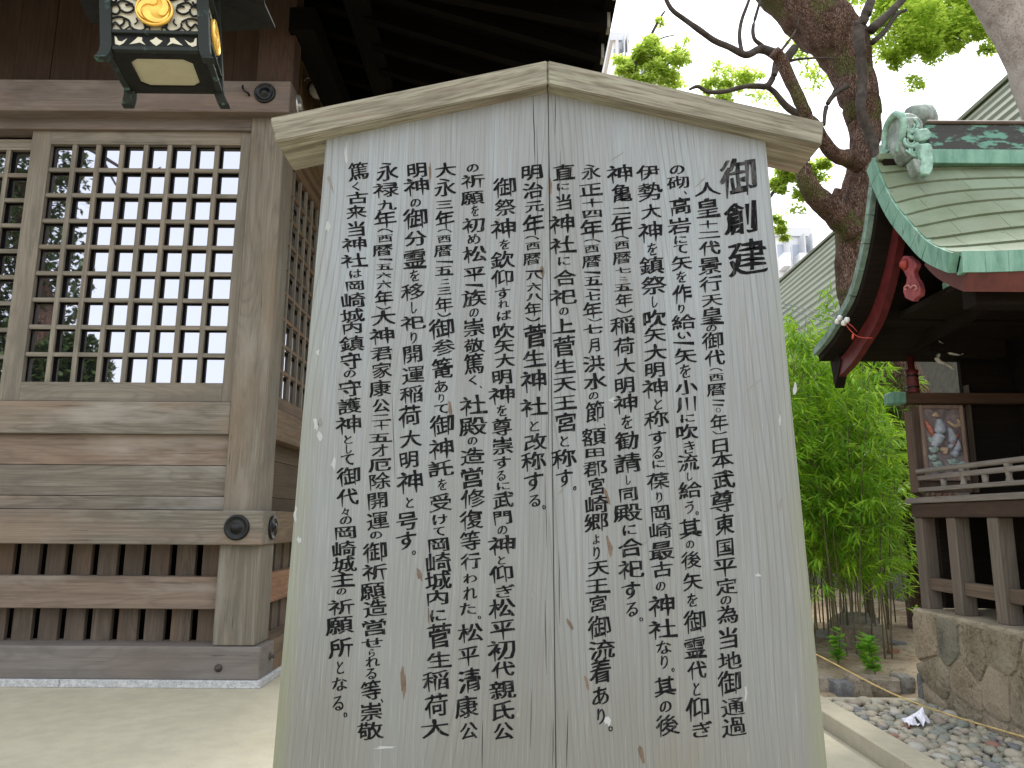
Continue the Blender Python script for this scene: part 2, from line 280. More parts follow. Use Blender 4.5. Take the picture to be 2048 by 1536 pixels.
# ------------------------------------------------------------------ lettering: char,left,top,right,bottom in photograph measure, four and a half times enlarged
TXT = {
'A': (650, 300), 'B': (650, 600), 'C': (650, 900), 'D': (650, 1200), 'E': (1090, 300), 'F': (1090, 600), 'G': (1090, 900), 'H': (1090, 1200)}
COLS = [
"E御1555,75,1890,435 創1590,445,1895,760 建1630,785,1985,1135",
"E人1330,285,1570,415 皇1350,425,1565,610 十1370,625,1540,700 二1365,720,1560,790 代1370,805,1565,945 景1365,950,1575,1115 行1370,1110,1575,1270 天1395,1280,1585,1400 F皇1385,60,1595,220 の1435,220,1530,280 御1395,285,1590,450 代1420,440,1605,595 ︵1465,605,1585,635 西1455,650,1590,725 暦1440,735,1610,860 一1490,885,1600,905 一1490,925,1590,945 〇1520,960,1565,1000 年1470,1020,1635,1165 ︶1490,1165,1625,1195 日1490,1225,1635,1370 G本1480,15,1685,165 武1485,175,1695,355 尊1470,355,1685,555 東1510,565,1690,765 国1525,780,1685,955 平1500,955,1710,1130 定1520,1140,1715,1300 の1560,1300,1660,1375 H為1530,45,1720,215 当1545,240,1715,440 地1535,455,1755,615 御1535,630,1750,860 通1565,865,1780,1045 過1575,1040,1795,1230",
"Eの1110,135,1245,215 砌1085,230,1285,350 、1235,365,1265,395 高1105,420,1300,590 岩1095,600,1305,755 に1150,765,1265,840 て1145,835,1270,920 矢1125,945,1315,1080 を1170,1080,1260,1180 作1130,1195,1310,1375 Fり1185,40,1245,120 給1125,125,1345,270 い1180,280,1300,345 一1140,370,1330,400 矢1150,430,1355,575 を1200,570,1300,695 小1160,710,1360,845 川1170,855,1345,1005 に1205,1015,1335,1095 吹1165,1105,1370,1245 き1235,1255,1335,1370 G流1175,35,1375,195 し1265,200,1315,275 給1185,280,1400,440 う1245,450,1325,570 。1340,545,1370,580 其1195,605,1400,795 の1255,805,1330,875 後1210,900,1395,1070 矢1230,1095,1410,1260 を1265,1275,1360,1397 H御1230,90,1435,305 霊1235,320,1445,525 代1265,540,1440,715 と1320,735,1385,855 仰1250,865,1465,1085 ぎ1310,1075,1490,1225",
"E伊810,135,1020,275 勢825,285,1050,465 大855,480,1040,620 神830,630,1045,830 を910,825,1000,940 鎮840,945,1065,1115 祭855,1120,1085,1290 し950,1300,1005,1405 F吹870,85,1085,245 矢880,245,1080,385 大880,390,1085,550 明890,550,1070,695 神865,695,1095,880 と970,880,1045,980 称880,985,1105,1150 す920,1165,1080,1290 る955,1300,1050,1415 Gに955,90,1070,165 葆900,195,1110,360 り990,375,1045,470 岡940,485,1115,645 崎925,640,1130,785 最925,805,1155,985 古945,990,1140,1140 の985,1175,1075,1255 H神920,-55,1155,155 社920,165,1185,355 な990,360,1130,480 り1030,495,1095,615 。1125,605,1155,640 其975,675,1170,870 の1020,900,1130,1000 後985,1020,1205,1225",
"E神550,125,780,300 亀590,305,780,470 二600,505,765,575 年585,585,780,765 ︵615,765,750,795 西615,805,750,890 暦605,900,770,1025 七625,1045,765,1095 二665,1130,735,1160 五615,1185,785,1260 年625,1280,785,1400 F︶635,75,780,115 稲580,135,805,315 荷610,325,800,505 大635,515,805,665 明620,680,800,835 神610,830,825,1020 を680,1020,780,1150 勧620,1165,835,1345 G請610,20,855,215 し720,225,765,310 同655,325,830,470 殿610,475,870,645 に690,660,815,765 合650,785,870,960 祀650,985,885,1155 す680,1170,850,1330 Hる720,15,830,150 。840,155,875,190",
"E永325,130,500,265 正305,290,515,415 十330,430,515,510 四330,530,510,610 年310,620,520,790 ︵345,795,500,820 西345,840,480,920 暦330,930,500,1055 一350,1080,495,1105 五350,1120,510,1210 一370,1235,490,1255 七355,1260,495,1340 F年335,20,515,165 ︶380,160,510,190 七340,215,520,300 月385,335,490,475 洪335,490,535,645 水345,645,555,800 の390,820,475,885 節360,895,530,1095 、520,1100,540,1120 額325,1135,545,1305 田360,1315,530,1410 G郡340,90,555,245 宮385,245,530,405 崎355,400,565,560 郷350,560,565,735 よ425,750,490,840 り430,860,490,980 天380,980,575,1130 王360,1140,585,1280 宮395,1290,550,1450 H御380,140,590,355 流385,350,625,535 着395,510,590,750 あ420,770,570,935 り465,965,535,1110 。565,1125,605,1170",
"E直70,125,270,275 に105,295,215,365 当95,390,240,540 神35,565,265,750 社40,760,285,930 に115,950,225,1030 合75,1065,280,1215 祀40,1240,285,1390 Fの125,65,210,135 上65,165,270,300 菅70,310,270,510 生80,525,275,660 天75,680,280,825 王75,845,285,985 宮90,1000,275,1185 と135,1210,215,1305 G称55,-10,285,170 す95,170,250,330 。250,320,280,360",
"A明1750,125,1945,270 治1755,285,1945,435 元1780,445,1950,560 年1755,575,1955,760 ︵1780,765,1910,800 西1785,815,1915,895 暦1765,910,1920,1030 一1785,1065,1940,1090 八1790,1090,1940,1160 六1795,1180,1925,1260 八1790,1275,1940,1345 B年1775,20,1930,145 ︶1785,150,1920,190 菅1765,210,1970,435 生1760,440,1970,605 神1740,615,1975,830 社1735,860,1985,1045 と1825,1080,1910,1170 改1770,1185,1980,1345 C称1745,15,1970,195 す1770,195,1945,370 る1815,395,1920,505 。1935,490,1965,530",
"A御1495,245,1705,430 祭1510,435,1700,590 神1475,605,1700,795 を1555,795,1650,885 欽1475,895,1695,1060 仰1475,1065,1680,1225 す1510,1225,1650,1330 れ1540,1335,1640,1410 Bば1530,90,1660,190 吹1490,205,1690,350 矢1505,350,1685,480 大1510,475,1695,605 明1485,615,1670,750 神1455,755,1690,935 を1530,935,1620,1035 尊1485,1040,1665,1210 崇1490,1215,1680,1380 Cす1500,55,1655,170 る1530,180,1610,275 に1530,285,1645,360 、1655,370,1680,400 武1495,365,1680,530 門1495,535,1670,675 の1535,675,1625,750 神1450,755,1700,940 と1540,945,1605,1020 仰1460,1025,1680,1190 ぎ1520,1195,1690,1315 D松1455,-15,1700,170 平1470,170,1695,355 初1445,360,1695,550 代1480,545,1695,700 親1460,715,1705,890 氏1490,890,1690,1080 公1500,1085,1680,1245",
"Aの1260,125,1370,195 祈1210,215,1425,345 願1210,360,1425,495 を1300,490,1370,590 初1220,605,1425,745 め1270,745,1385,835 松1225,850,1440,1010 平1235,1035,1430,1170 一1250,1190,1410,1220 族1215,1240,1440,1405 Bの1285,75,1370,150 崇1235,160,1425,330 敬1235,335,1430,475 篤1235,470,1415,665 く1280,670,1355,755 、1375,765,1400,785 社1200,840,1450,1035 殿1195,1040,1445,1215 の1270,1220,1360,1290 造1205,1310,1420,1475 C営1205,150,1410,350 修1205,345,1425,525 復1195,530,1410,720 等1200,715,1385,895 行1205,910,1390,1075 わ1230,1100,1355,1190 れ1230,1215,1355,1340 Dた1200,25,1345,140 。1360,140,1390,170 松1180,205,1410,385 平1185,405,1375,590 清1185,600,1390,835 康1160,850,1370,1060 公1200,1085,1360,1245",
"A大980,110,1170,245 永975,255,1170,415 三990,445,1140,525 年980,540,1155,705 ︵1000,705,1130,735 西995,755,1125,830 暦970,840,1130,955 一990,985,1140,1005 五980,1030,1145,1120 二1030,1145,1105,1195 三1000,1215,1125,1290 年980,1310,1140,1445 B︶1000,110,1125,150 御920,165,1155,355 参955,350,1160,500 篭945,510,1140,700 あ975,715,1095,825 り1010,835,1060,915 て970,920,1095,1010 御930,1020,1150,1220 神925,1225,1150,1425 C託915,85,1150,245 を1005,255,1085,360 受930,380,1130,560 け955,570,1090,670 て965,680,1065,765 岡915,775,1110,920 崎895,905,1125,1085 城890,1070,1130,1250 内905,1245,1100,1395 Dに935,85,1080,200 菅905,200,1130,440 生905,455,1130,610 稲865,620,1105,820 荷885,825,1095,1060 大855,1060,1110,1235",
"A明730,110,910,245 神700,245,930,415 の760,435,855,505 御690,520,915,710 分705,715,905,860 霊695,875,905,1060 を755,1065,840,1170 移675,1185,890,1345 Bし765,15,820,120 祀670,145,900,275 り760,285,820,390 開690,395,870,575 運685,585,885,755 稲665,755,870,925 荷650,930,860,1140 大665,1155,865,1320 C明660,5,835,165 神635,175,875,395 と720,420,790,515 号635,545,825,715 す630,725,815,890 。775,895,810,935",
"A永455,115,655,280 禄425,285,660,430 九470,445,640,545 年435,545,640,695 ︵465,700,610,735 西465,750,605,825 暦425,835,605,950 一480,965,600,985 五455,1010,605,1070 六455,1090,590,1145 六460,1160,590,1240 年440,1250,610,1385 ︶455,1390,590,1420 B大410,90,630,230 神395,240,620,400 君405,410,600,545 家420,555,600,700 康395,710,590,870 公420,880,580,1000 二415,1015,590,1080 十430,1080,570,1160 五390,1185,600,1270 才415,1280,565,1395 C厄385,70,590,200 除390,195,585,365 開375,370,560,540 運370,545,575,720 の400,725,510,790 御335,820,555,1010 祈330,1010,555,1170 願315,1175,545,1345 D造340,-10,550,160 営325,165,545,325 せ325,335,515,425 ら390,435,445,510 れ360,505,490,600 る360,605,460,705 等315,710,500,890 、495,880,520,915 崇315,910,510,1080 敬285,1085,525,1250",
"A篤205,105,390,280 く240,285,310,360 古190,370,385,485 来190,490,375,615 当200,630,355,770 神150,770,375,910 社140,915,385,1055 は215,1060,330,1145 岡180,1160,350,1260 崎140,1265,360,1400 B城135,70,355,205 内155,190,330,310 鎮125,315,350,465 守135,465,330,620 の165,625,275,690 守120,710,325,860 護110,865,325,1025 神90,1020,325,1200 と170,1205,245,1280 し185,1285,240,1370 Cて140,30,260,135 御100,150,315,330 代100,340,300,510 々145,515,215,585 の130,590,240,660 岡85,675,280,805 崎60,805,280,950 城60,945,285,1090 主50,1085,270,1225 の100,1230,190,1290 D祈25,-10,265,140 願5,140,260,320 所30,330,250,525 と105,545,170,660 な60,690,200,810 る65,850,165,985 。165,1000,200,1045",
]
# ================================================================== SETTING
g = NG('swept_concrete', 0.85, 0.3)
f1 = g.noise(g.coord(world=True), 0.9, 5, 0.6); f2 = g.noise(g.coord(world=True), 160, 3, 0.7); f3 = g.noise(g.coord(world=True), 7, 5, 0.6)
c = g.mix(g.ramp(f1, [(0.35, 0.0), (0.65, 1.0)]), (0.40, 0.36, 0.26), (0.46, 0.42, 0.315))
c = g.mix(g.ramp(f3, [(0.4, 0.18), (0.6, 0.0)]), c, (0.2, 0.18, 0.14))
c = g.mix(g.ramp(f2, [(0.3, 0.5), (0.5, 0.0)]), c, (0.16, 0.15, 0.12)); g.color(c); g.bump(f2, 0.3, 0.003)
CONC = g.m
g = NG('sandy_soil', 0.95, 0.15)
f1 = g.noise(g.coord(world=True), 1.7, 6, 0.65); f2 = g.noise(g.coord(world=True), 90, 5, 0.75); f3 = g.noise(g.coord(world=True), 14, 4, 0.6)
c = g.mix(g.ramp(f1, [(0.4, 0.0), (0.6, 1.0)]), (0.28, 0.20, 0.125), (0.40, 0.335, 0.235))
c = g.mix(g.ramp(f3, [(0.36, 0.6), (0.5, 0.0)]), c, (0.16, 0.11, 0.07))
c = g.mix(g.ramp(f2, [(0.36, 0.7), (0.48, 0.0)]), c, (0.08, 0.06, 0.04)); g.color(c); g.bump(g.math('ADD', f2, f1), 0.7, 0.012)
SOIL = g.m
def sheet(name, x0, x1, y0, y1, z, m, nx=1, ny=1, amp=0, par=None, fn=None):
    vs, fs = [], []
    for j in range(ny + 1):
        for i in range(nx + 1):
            x = x0 + (x1 - x0) * i / nx; y = y0 + (y1 - y0) * j / ny
            zz = z + (amp * noise.noise(Vector((x * 1.3, y * 1.3, 0))) if amp else 0) + (fn(x, y) if fn else 0)
            vs.append((x, y, zz))
    for j in range(ny):
        for i in range(nx):
            a = j * (nx + 1) + i; fs.append((a, a + 1, a + nx + 2, a + nx + 1))
    return mark(mesh(name, vs, fs, m, par, amp > 0), kind='structure')
sheet('ground', -900, 900, -900, 900, -0.06, SOIL)
sheet('pavement', -14, 1.90, -8, 14, 0.0, CONC, 2, 2)
GX, GY = 2.15, 5.42                                        # gravel bed edge, and its far end
kerb = empty('kerb', (2.07, 3, 0), kind='structure')
yy = -2.0
while yy < GY + .05:
    y1 = min(yy + 1.21, GY + .08); box('kerb_stone', 1.98, GX, yy, y1 - .006, -.05, .075, CONC, kerb, .006); yy += 1.21
box('gutter', 1.90, 1.979, -2, GY + .08, -.055, -.03, CONC, kerb, 0)
box('kerb_stone', GX + .003, 2.9, GY + .0, GY + .07, -.05, .06, CONC, kerb, .006)
mark(sheet('garden_soil', 1.2, 9, GY + .07, 14, 0.03, SOIL, 60, 60, 0.07, None, lambda x, y: 0.06 * min(1, max(0, (y - 5.9) / .5))))

# ================================================================== MAIN HALL (left)
XC = PY(516, 1365, 5.93).x                                 # corner of the sill
hall = empty('shrine_hall', (XC, 5.93, 0), 'weathered timber shrine hall with latticed windows and slatted base behind the notice board', 'shrine hall')
def zv(v, Y, u=300): return PY(u, v, Y).z
def xu(u, v, Y): return PY(u, v, Y).x
XL = -7.5
YE = 13.0
# granite footing
GRAN = rocky('speckled_granite', [(0.22, 0.22, 0.23), (0.42, 0.42, 0.42), (0.58, 0.58, 0.56)], 90, 0.8, 0.3, 0.003)
zg = zv(1361, 5.90); x = XC + .025
for k in range(4):
    box('footing_stone', x - 1.5 + .004, x, 5.90, 6.20, 0, zg, GRAN, hall, .004); x -= 1.5
y = 6.204
for k in range(4):
    box('footing_stone', XC - .28, XC + .025, y, y + 1.6, 0, zg, GRAN, hall, .004); y += 1.604
zs = zv(1293, 5.93)
box('sill_beam', XL, XC, 5.93, 6.28, zg, zs, WS, hall, .006)
box('sill_beam', XC - .33, XC - .001, 6.284, YE, zg, zs, WY, hall, .006)
# corner posts
PB0, PB1 = xu(430, 1200, 5.955), xu(515, 1200, 5.955)
PT0, PT1 = xu(454, 900, 5.975), xu(527, 900, 5.975)
zn0, zn1 = zv(1089, 5.88), zv(1020, 5.88)                  # waist beam
zb0, zb1 = zv(222, 5.87), zv(160, 5.87)                    # head beam
box('corner_post', PB0, PB1, 5.955, 5.955 + .33, zs, zn0 + .05, WZ, hall, .012)
box('corner_post', PT0, PT1, 5.975, 5.975 + .31, zn1 - .05, zb0 + .05, WZ, hall, .012)
XN = xu(525, 1055, 5.88)
box('waist_beam', XL, XN, 5.88, 6.20, zn0, zn1, WX, hall, .007)
box('waist_beam', XN - .30, XN - .001, 6.204, YE, zn0, zn1, WY, hall, .007)
XH = xu(580, 190, 5.87)
box('head_beam', XL, XH, 5.87, 6.20, zb0, zb1, WUX, hall, .007)
box('head_beam', XH - .28, XH - .001, 6.204, YE, zb0, zb1, WY, hall, .007)
# slatted base
zr0, zr1 = zv(1218, 6.03), zv(1153, 6.03)
box('middle_rail', XL, PB0 - .002, 6.03, 6.15, zr0, zr1, WR, hall, .006)
pit = (xu(1185 / 3.07, 1250, 6.2) - xu(50 / 3.07, 1250, 6.2)) / 7
xg = xu(1192 / 3.07, 1250, 6.2)                            # middle of the last gap before the post
for k in range(26):
    x0 = xg + .028 - k * pit; x1 = min(x0 + pit - .056, PB0 + .05)
    if x0 < XL: break
    box('slat', x0, x1, 6.19, 6.235, zs - .02, zn0 + .01, WSL, hall, .003)
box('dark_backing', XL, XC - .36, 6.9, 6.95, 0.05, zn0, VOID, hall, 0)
# boarding between waist beam and windows
Yp = 6.05
for va, vb in ((993, 1019), (931, 992), (869, 930)):
    box('wall_plank', XL, PT0 - .002, Yp + (.0 if va != 993 else -.008), Yp + .05, zv(vb, Yp), zv(va, Yp), WX if va != 869 else WR, hall, .003)
z0w, z1w = zv(868, 5.99), zv(803, 5.99)
box('window_sill', XL, PT0 - .002, 5.99, 6.16, z0w, z1w, WX, hall, .006)
# head and threshold of the windows
box('window_head', XL, PT0 - .002, 6.0, 6.16, zv(259, 6.0), zv(232, 6.0), WUX, hall, .005)
# sliding lattice windows
GLS = NG('window_glass', 0.03, 0.5)
GLS.color((0.012, 0.012, 0.014))
fr = GLS.n('ShaderNodeBsdfGlossy'); fr.inputs['Roughness'].default_value = 0.015; fr.inputs['Color'].default_value = (0.87, 0.88, 1.0, 1)
ms = GLS.n('ShaderNodeMixShader'); ms.inputs[0].default_value = 0.46
wv = GLS.noise(GLS.coord(), 1.6, 2, 0.5); bp = GLS.n('ShaderNodeBump'); bp.inputs['Strength'].default_value = 0.01; bp.inputs['Distance'].default_value = 0.02
GLS.l(wv, bp.inputs['Height']); 
out = [q for q in GLS.t.nodes if q.type == 'OUTPUT_MATERIAL'][0]
GLS.l(GLS.b.outputs[0], ms.inputs[1]); GLS.l(fr.outputs[0], ms.inputs[2]); GLS.l(ms.outputs[0], out.inputs[0]); GLASS = GLS.m
def sash(x0, x1, Y, z0, z1, sl, sr, rt, rb, nx, nz, par, vert='front'):
    """stiles sl/sr, rails rt/rb wide, nx by nz openings, with glass behind"""
    s = empty('window', (x0, Y, z0)); s.parent = par; s.location = Vector((x0, Y, z0)) - wloc(par)
    box('stile', x0, x0 + sl, Y, Y + .05, z0, z1, WLT, s, .003); box('stile', x1 - sr, x1, Y, Y + .05, z0, z1, WLT, s, .003)
    box('rail', x0 + sl, x1 - sr, Y, Y + .05, z1 - rt, z1, WLX, s, .003); box('rail', x0 + sl, x1 - sr, Y, Y + .05, z0, z0 + rb, WLX, s, .003)
    a, b, c_, d = x0 + sl, x1 - sr, z0 + rb, z1 - rt; t = .040
    for i in range(1, nx):
        x = a + (b - a) * i / nx; box('lattice_bar', x - t / 2, x + t / 2, Y + .006, Y + .034, c_, d, WLT, s, .002)
    for j in range(1, nz):
        z = c_ + (d - c_) * j / nz; box('lattice_bar', a, b, Y + .010, Y + .036, z - t / 2 * .9, z + t / 2 * .9, WLX, s, .002)
    box('glass_pane', a - .01, b + .01, Y + .061, Y + .065, c_ - .01, d + .01, GLASS, s, 0)
    return s
Ys = 6.04
zt, zb = zv(261, Ys), zv(803, Ys)
sx0, sx1 = xu(33, 515, Ys), PT0 - .0 - .002
sash(sx0, sx1, Ys, zb, zt, xu(78, 515, Ys) - xu(33, 515, Ys) - .02, .10, zv(262, Ys) - zv(290, Ys), zv(765, Ys) - zv(803, Ys), 8, 9, hall)
sash(sx0 - 2.05, sx0 + .12, Ys + .075, zb, zt - .05, .13, .13, .10, .15, 8, 9, hall)
sash(sx0 - 4.1, sx0 - 2.03, Ys, zb, zt, .13, .13, .11, .15, 8, 9, hall)
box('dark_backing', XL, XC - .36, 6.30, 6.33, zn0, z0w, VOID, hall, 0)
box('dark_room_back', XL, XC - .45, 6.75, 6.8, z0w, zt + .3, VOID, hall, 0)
# upper wall of upright boards
x = XH - .30; k = 0
ztop = 6.45
while x > XL:
    wdt = .33
    box('wall_board', x - wdt + .003, x, 6.17 + (.006 if k % 2 else 0), 6.21, zb1 - .02, ztop, WUP, hall, .003); x -= wdt; k += 1
box('upper_post', XH - .34, XH - .02, 5.98, 6.165, zb1 + .001, ztop, WUP, hall, .008)
# right-hand side wall (seen edge on past the corner)
XS = PT1 - .06
for (z0, z1) in ((zs, zn0), ):
    y = 6.30
    for k in range(14):
        box('slat', XS - .09, XS - .05, y + .03, y + .19, z0, z1, WSL, hall, .003); y += .245
box('middle_rail', XS - .06, XS + .02, 6.29, YE, zr0, zr1, wood('reddish_side_rail', 'y', (0.30, 0.17, 0.10), (0.14, 0.07, 0.04), (0.33, 0.15, 0.07)), hall, .005)
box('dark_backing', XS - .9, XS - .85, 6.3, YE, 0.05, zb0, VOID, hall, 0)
WSD2 = wood('shaded_side_boarding', 'y', (0.10, 0.068, 0.04), (0.045, 0.03, 0.018))  # shade of the recessed side wall put into a darker brown
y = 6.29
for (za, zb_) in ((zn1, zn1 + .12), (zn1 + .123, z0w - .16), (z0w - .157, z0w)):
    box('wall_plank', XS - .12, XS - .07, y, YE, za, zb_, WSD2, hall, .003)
box('window_sill', XS - .08, XS + .04, 6.29, YE, z0w, z1w, WY, hall, .005)
box('window_head', XS - .08, XS + .03, 6.29, YE, zv(259, 6.0), zv(232, 6.0), WY, hall, .005)
def side_sash(X, y0, y1, z0, z1, ny, nz):
    s = empty('window', (X, y0, z0)); s.parent = hall; s.location = Vector((X, y0, z0)) - wloc(hall)
    fw = .09; t = .034
    box('stile', X - .05, X, y0, y0 + fw, z0, z1, WSD, s, .003); box('stile', X - .05, X, y1 - fw, y1, z0, z1, WSD, s, .003)
    box('rail', X - .05, X, y0 + fw, y1 - fw, z0, z0 + .13, WY, s, .003); box('rail', X - .05, X, y0 + fw, y1 - fw, z1 - .1, z1, WY, s, .003)
    for i in range(1, ny):
        yq = y0 + fw + (y1 - y0 - 2 * fw) * i / ny; box('lattice_bar', X - .034, X - .006, yq - t / 2, yq + t / 2, z0 + .13, z1 - .1, WLT, s, .002)
    for j in range(1, nz):
        zq = z0 + .13 + (z1 - z0 - .23) * j / nz; box('lattice_bar', X - .036, X - .010, y0 + fw, y1 - fw, zq - t / 2, zq + t / 2, WY, s, .002)
    box('glass_pane', X - .07, X - .066, y0 + fw, y1 - fw, z0 + .12, z1 - .09, GLASS, s, 0)
side_sash(XS - .01, 6.29, 8.2, z1w, zv(259, 6.0), 8, 9)
side_sash(XS - .01, 8.22, 10.3, z1w, zv(259, 6.0), 8, 9)
y = 6.21; k = 0
while y < YE - .3:
    box('wall_board', XH - .33, XH - .28, y, y + .40, zb1 + .001, ztop, WSD, hall, .003)
    box('batten', XH - .28, XH - .262, y + .385, y + .415, zb1 + .25, ztop, wood('pale_batten', 'z', (0.3, 0.22, 0.1), (0.18, 0.12, 0.06)) if k == 0 else bpy.data.materials['pale_batten'], hall, 0)
    y += .405; k += 1
# beams along the side under the eaves
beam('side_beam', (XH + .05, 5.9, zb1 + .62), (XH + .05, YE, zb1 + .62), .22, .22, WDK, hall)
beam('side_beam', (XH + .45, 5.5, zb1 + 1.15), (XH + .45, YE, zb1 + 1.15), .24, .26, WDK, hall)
# eaves: sloping rafters and boards over the side and the front
XE = PY(1238, 0, 5.3).x; ZE = 5.30; ZW = 6.3; YF = 5.08
xin = XH - .5
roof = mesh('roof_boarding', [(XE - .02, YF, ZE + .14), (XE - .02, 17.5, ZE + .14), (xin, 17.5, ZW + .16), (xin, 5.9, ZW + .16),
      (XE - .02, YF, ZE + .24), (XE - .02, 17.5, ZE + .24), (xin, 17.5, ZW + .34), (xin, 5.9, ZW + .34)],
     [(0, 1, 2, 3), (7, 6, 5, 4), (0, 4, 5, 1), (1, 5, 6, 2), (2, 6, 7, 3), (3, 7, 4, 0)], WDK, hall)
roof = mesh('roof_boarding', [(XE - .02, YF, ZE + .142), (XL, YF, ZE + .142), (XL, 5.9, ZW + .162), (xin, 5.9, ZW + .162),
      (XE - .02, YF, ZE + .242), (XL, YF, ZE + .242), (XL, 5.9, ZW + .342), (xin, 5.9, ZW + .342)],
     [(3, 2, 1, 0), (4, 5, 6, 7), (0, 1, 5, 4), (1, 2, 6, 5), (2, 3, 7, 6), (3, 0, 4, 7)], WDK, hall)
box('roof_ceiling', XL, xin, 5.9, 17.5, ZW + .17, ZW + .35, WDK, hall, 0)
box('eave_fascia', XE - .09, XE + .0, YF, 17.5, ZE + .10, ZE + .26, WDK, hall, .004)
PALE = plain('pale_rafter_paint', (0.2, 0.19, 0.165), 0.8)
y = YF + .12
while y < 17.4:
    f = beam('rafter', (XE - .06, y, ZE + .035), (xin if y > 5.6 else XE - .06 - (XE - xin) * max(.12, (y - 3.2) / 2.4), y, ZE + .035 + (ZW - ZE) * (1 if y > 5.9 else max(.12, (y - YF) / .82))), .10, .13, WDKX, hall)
    box('rafter_tip', XE - .058, XE - .045 + .012, y - .052, y + .052, ZE - .035, ZE + .1, PALE, f, 0)
    y += .42
# nail covers, spikes, hook
def cover(c, ax, r, m=BLK, par=hall):
    c = Vector(c); lathe('nail_cover', [(r, 0), (r, .012), (r * .93, .022), (r * .80, .020), (r * .72, .010), (r * .42, .012), (r * .34, .030), (r * .15, .038), (0.001, .039)], c, ax, m, par, 28)
cover(PY(474, 1055, 5.88), (0, -1, 0), .098)
cover(PY(530, 187, 5.87), (0, -1, 0), .092)
cover(PX(544, 1055, XN), (1, 0, 0), .095)
cover(PX(596, 211, XH), (1, 0, 0), .09, SILV)
lathe('bolt_head', [(.03, 0), (.03, .006), (.018, .010), (.016, .03), (.008, .036), (.001, .037)], PY(437, 1336, 5.93), (0, -1, 0), plain('rusty_bolt', (0.07, 0.06, 0.055), 0.6, 0.5), hall, 14)
lathe('bolt_head', [(.03, 0), (.03, .006), (.018, .010), (.016, .03), (.008, .036), (.001, .037)], PX(540, 1312, XC), (1, 0, 0), bpy.data.materials['rusty_bolt'], hall, 14)
h = PY(494, 187, 5.87)
tube('iron_hook', [h + Vector((.02, 0, -.02)), h + Vector((.02, -.03, -.015)), h + Vector((-.01, -.04, .0)), h + Vector((-.03, -.035, .04)), h + Vector((-.025, -.03, .055))], .009, BLK, hall, 8)
# small flood lamp clipped above the side beam
fl = PX(618, 180, XH - .22)
lamp = empty('flood_lamp', fl, 'small white flood lamp under the eaves beside the corner of the hall', 'lamp')
LW = plain('lamp_white', (0.62, 0.62, 0.58), 0.35, 0, 0.5, 0.05)
lathe('lamp_shade', [(.105, 0), (.11, -.01), (.10, -.05), (.06, -.10), (.03, -.12)], fl + Vector((.1, 0, .02)), (-.4, .2, 1), LW, lamp, 20)
lathe('lamp_rim', [(.112, 0), (.115, .012), (.112, .02), (.09, .021)], fl + Vector((.1, 0, .02)), (-.4, .2, 1), BLK, lamp, 20)
tube('bracket', [fl + Vector((-.06, 0, .1)), fl + Vector((-.02, 0, .14)), fl + Vector((.06, 0, .12)), fl + Vector((.1, 0, .03))], .008, SILV, lamp)

# ================================================================== HANGING LANTERN
LO = PY(311, 97, 3.4)
lan = empty('hanging_lantern', LO, 'black metal hanging lantern with round gold crest and openwork sides under the eaves', 'lantern', rot=(0, rad(-6.5), rad(11)))
VER = NG('verdigris_black_metal', 0.6, 0.25)
f = VER.noise(VER.coord(), 14, 6, 0.7)
VER.color(VER.mix(VER.ramp(f, [(0.58, 0.0), (0.70, 1.0)]), (0.015, 0.020, 0.018), (0.10, 0.20, 0.165))); VER.bump(f, 0.15, 0.003); VER = VER.m
GOLD = plain('gilt_metal', (0.95, 0.55, 0.10), 0.38, 0.35, 0.6, 0.18, 20, 0.1)
GDARK = plain('gilt_ground', (0.10, 0.035, 0.008), 0.7, 0.0, 0.5, 0.25, 24)
CREAM = plain('cream_lantern_pane', (0.60, 0.57, 0.44), 0.5, 0, 0.3, 0.06, 6, 0)
DRK = plain('lantern_dark_metal', (0.008, 0.009, 0.008), 0.6, 0, 0.2, 0.4, 18)
Wd, Hh, Dp = .51, .60, .44; hw = Wd / 2; pw = .052
def lbox(name, *a, m=VER, par=lan, bev=.003): return box(name, *a, m, par, bev, local=True)
for sx in (-1, 1):
    for sy in (0, 1):
        cx = sx * (hw - pw / 2); cy = pw / 2 if sy == 0 else Dp - pw / 2; oy = -1 if sy == 0 else 1
        secs = [(-.062, .024), (-.045, .014), (-.02, .005), (.02, 0), (Hh, 0)]
        vs, fs = [], []
        for (z, o) in secs:
            for (ax_, ay_) in ((-1, -1), (1, -1), (1, 1), (-1, 1)):
                vs.append((cx + sx * o + ax_ * pw / 2, cy + oy * o + ay_ * pw / 2, z))
        for i in range(len(secs) - 1):
            for k in range(4): fs.append((i * 4 + k, i * 4 + (k + 1) % 4, i * 4 + 4 + (k + 1) % 4, i * 4 + 4 + k))
        fs += [(3, 2, 1, 0), tuple(len(vs) - 4 + k for k in range(4))]
        mesh('lantern_leg', vs, fs, VER, lan, local=True)
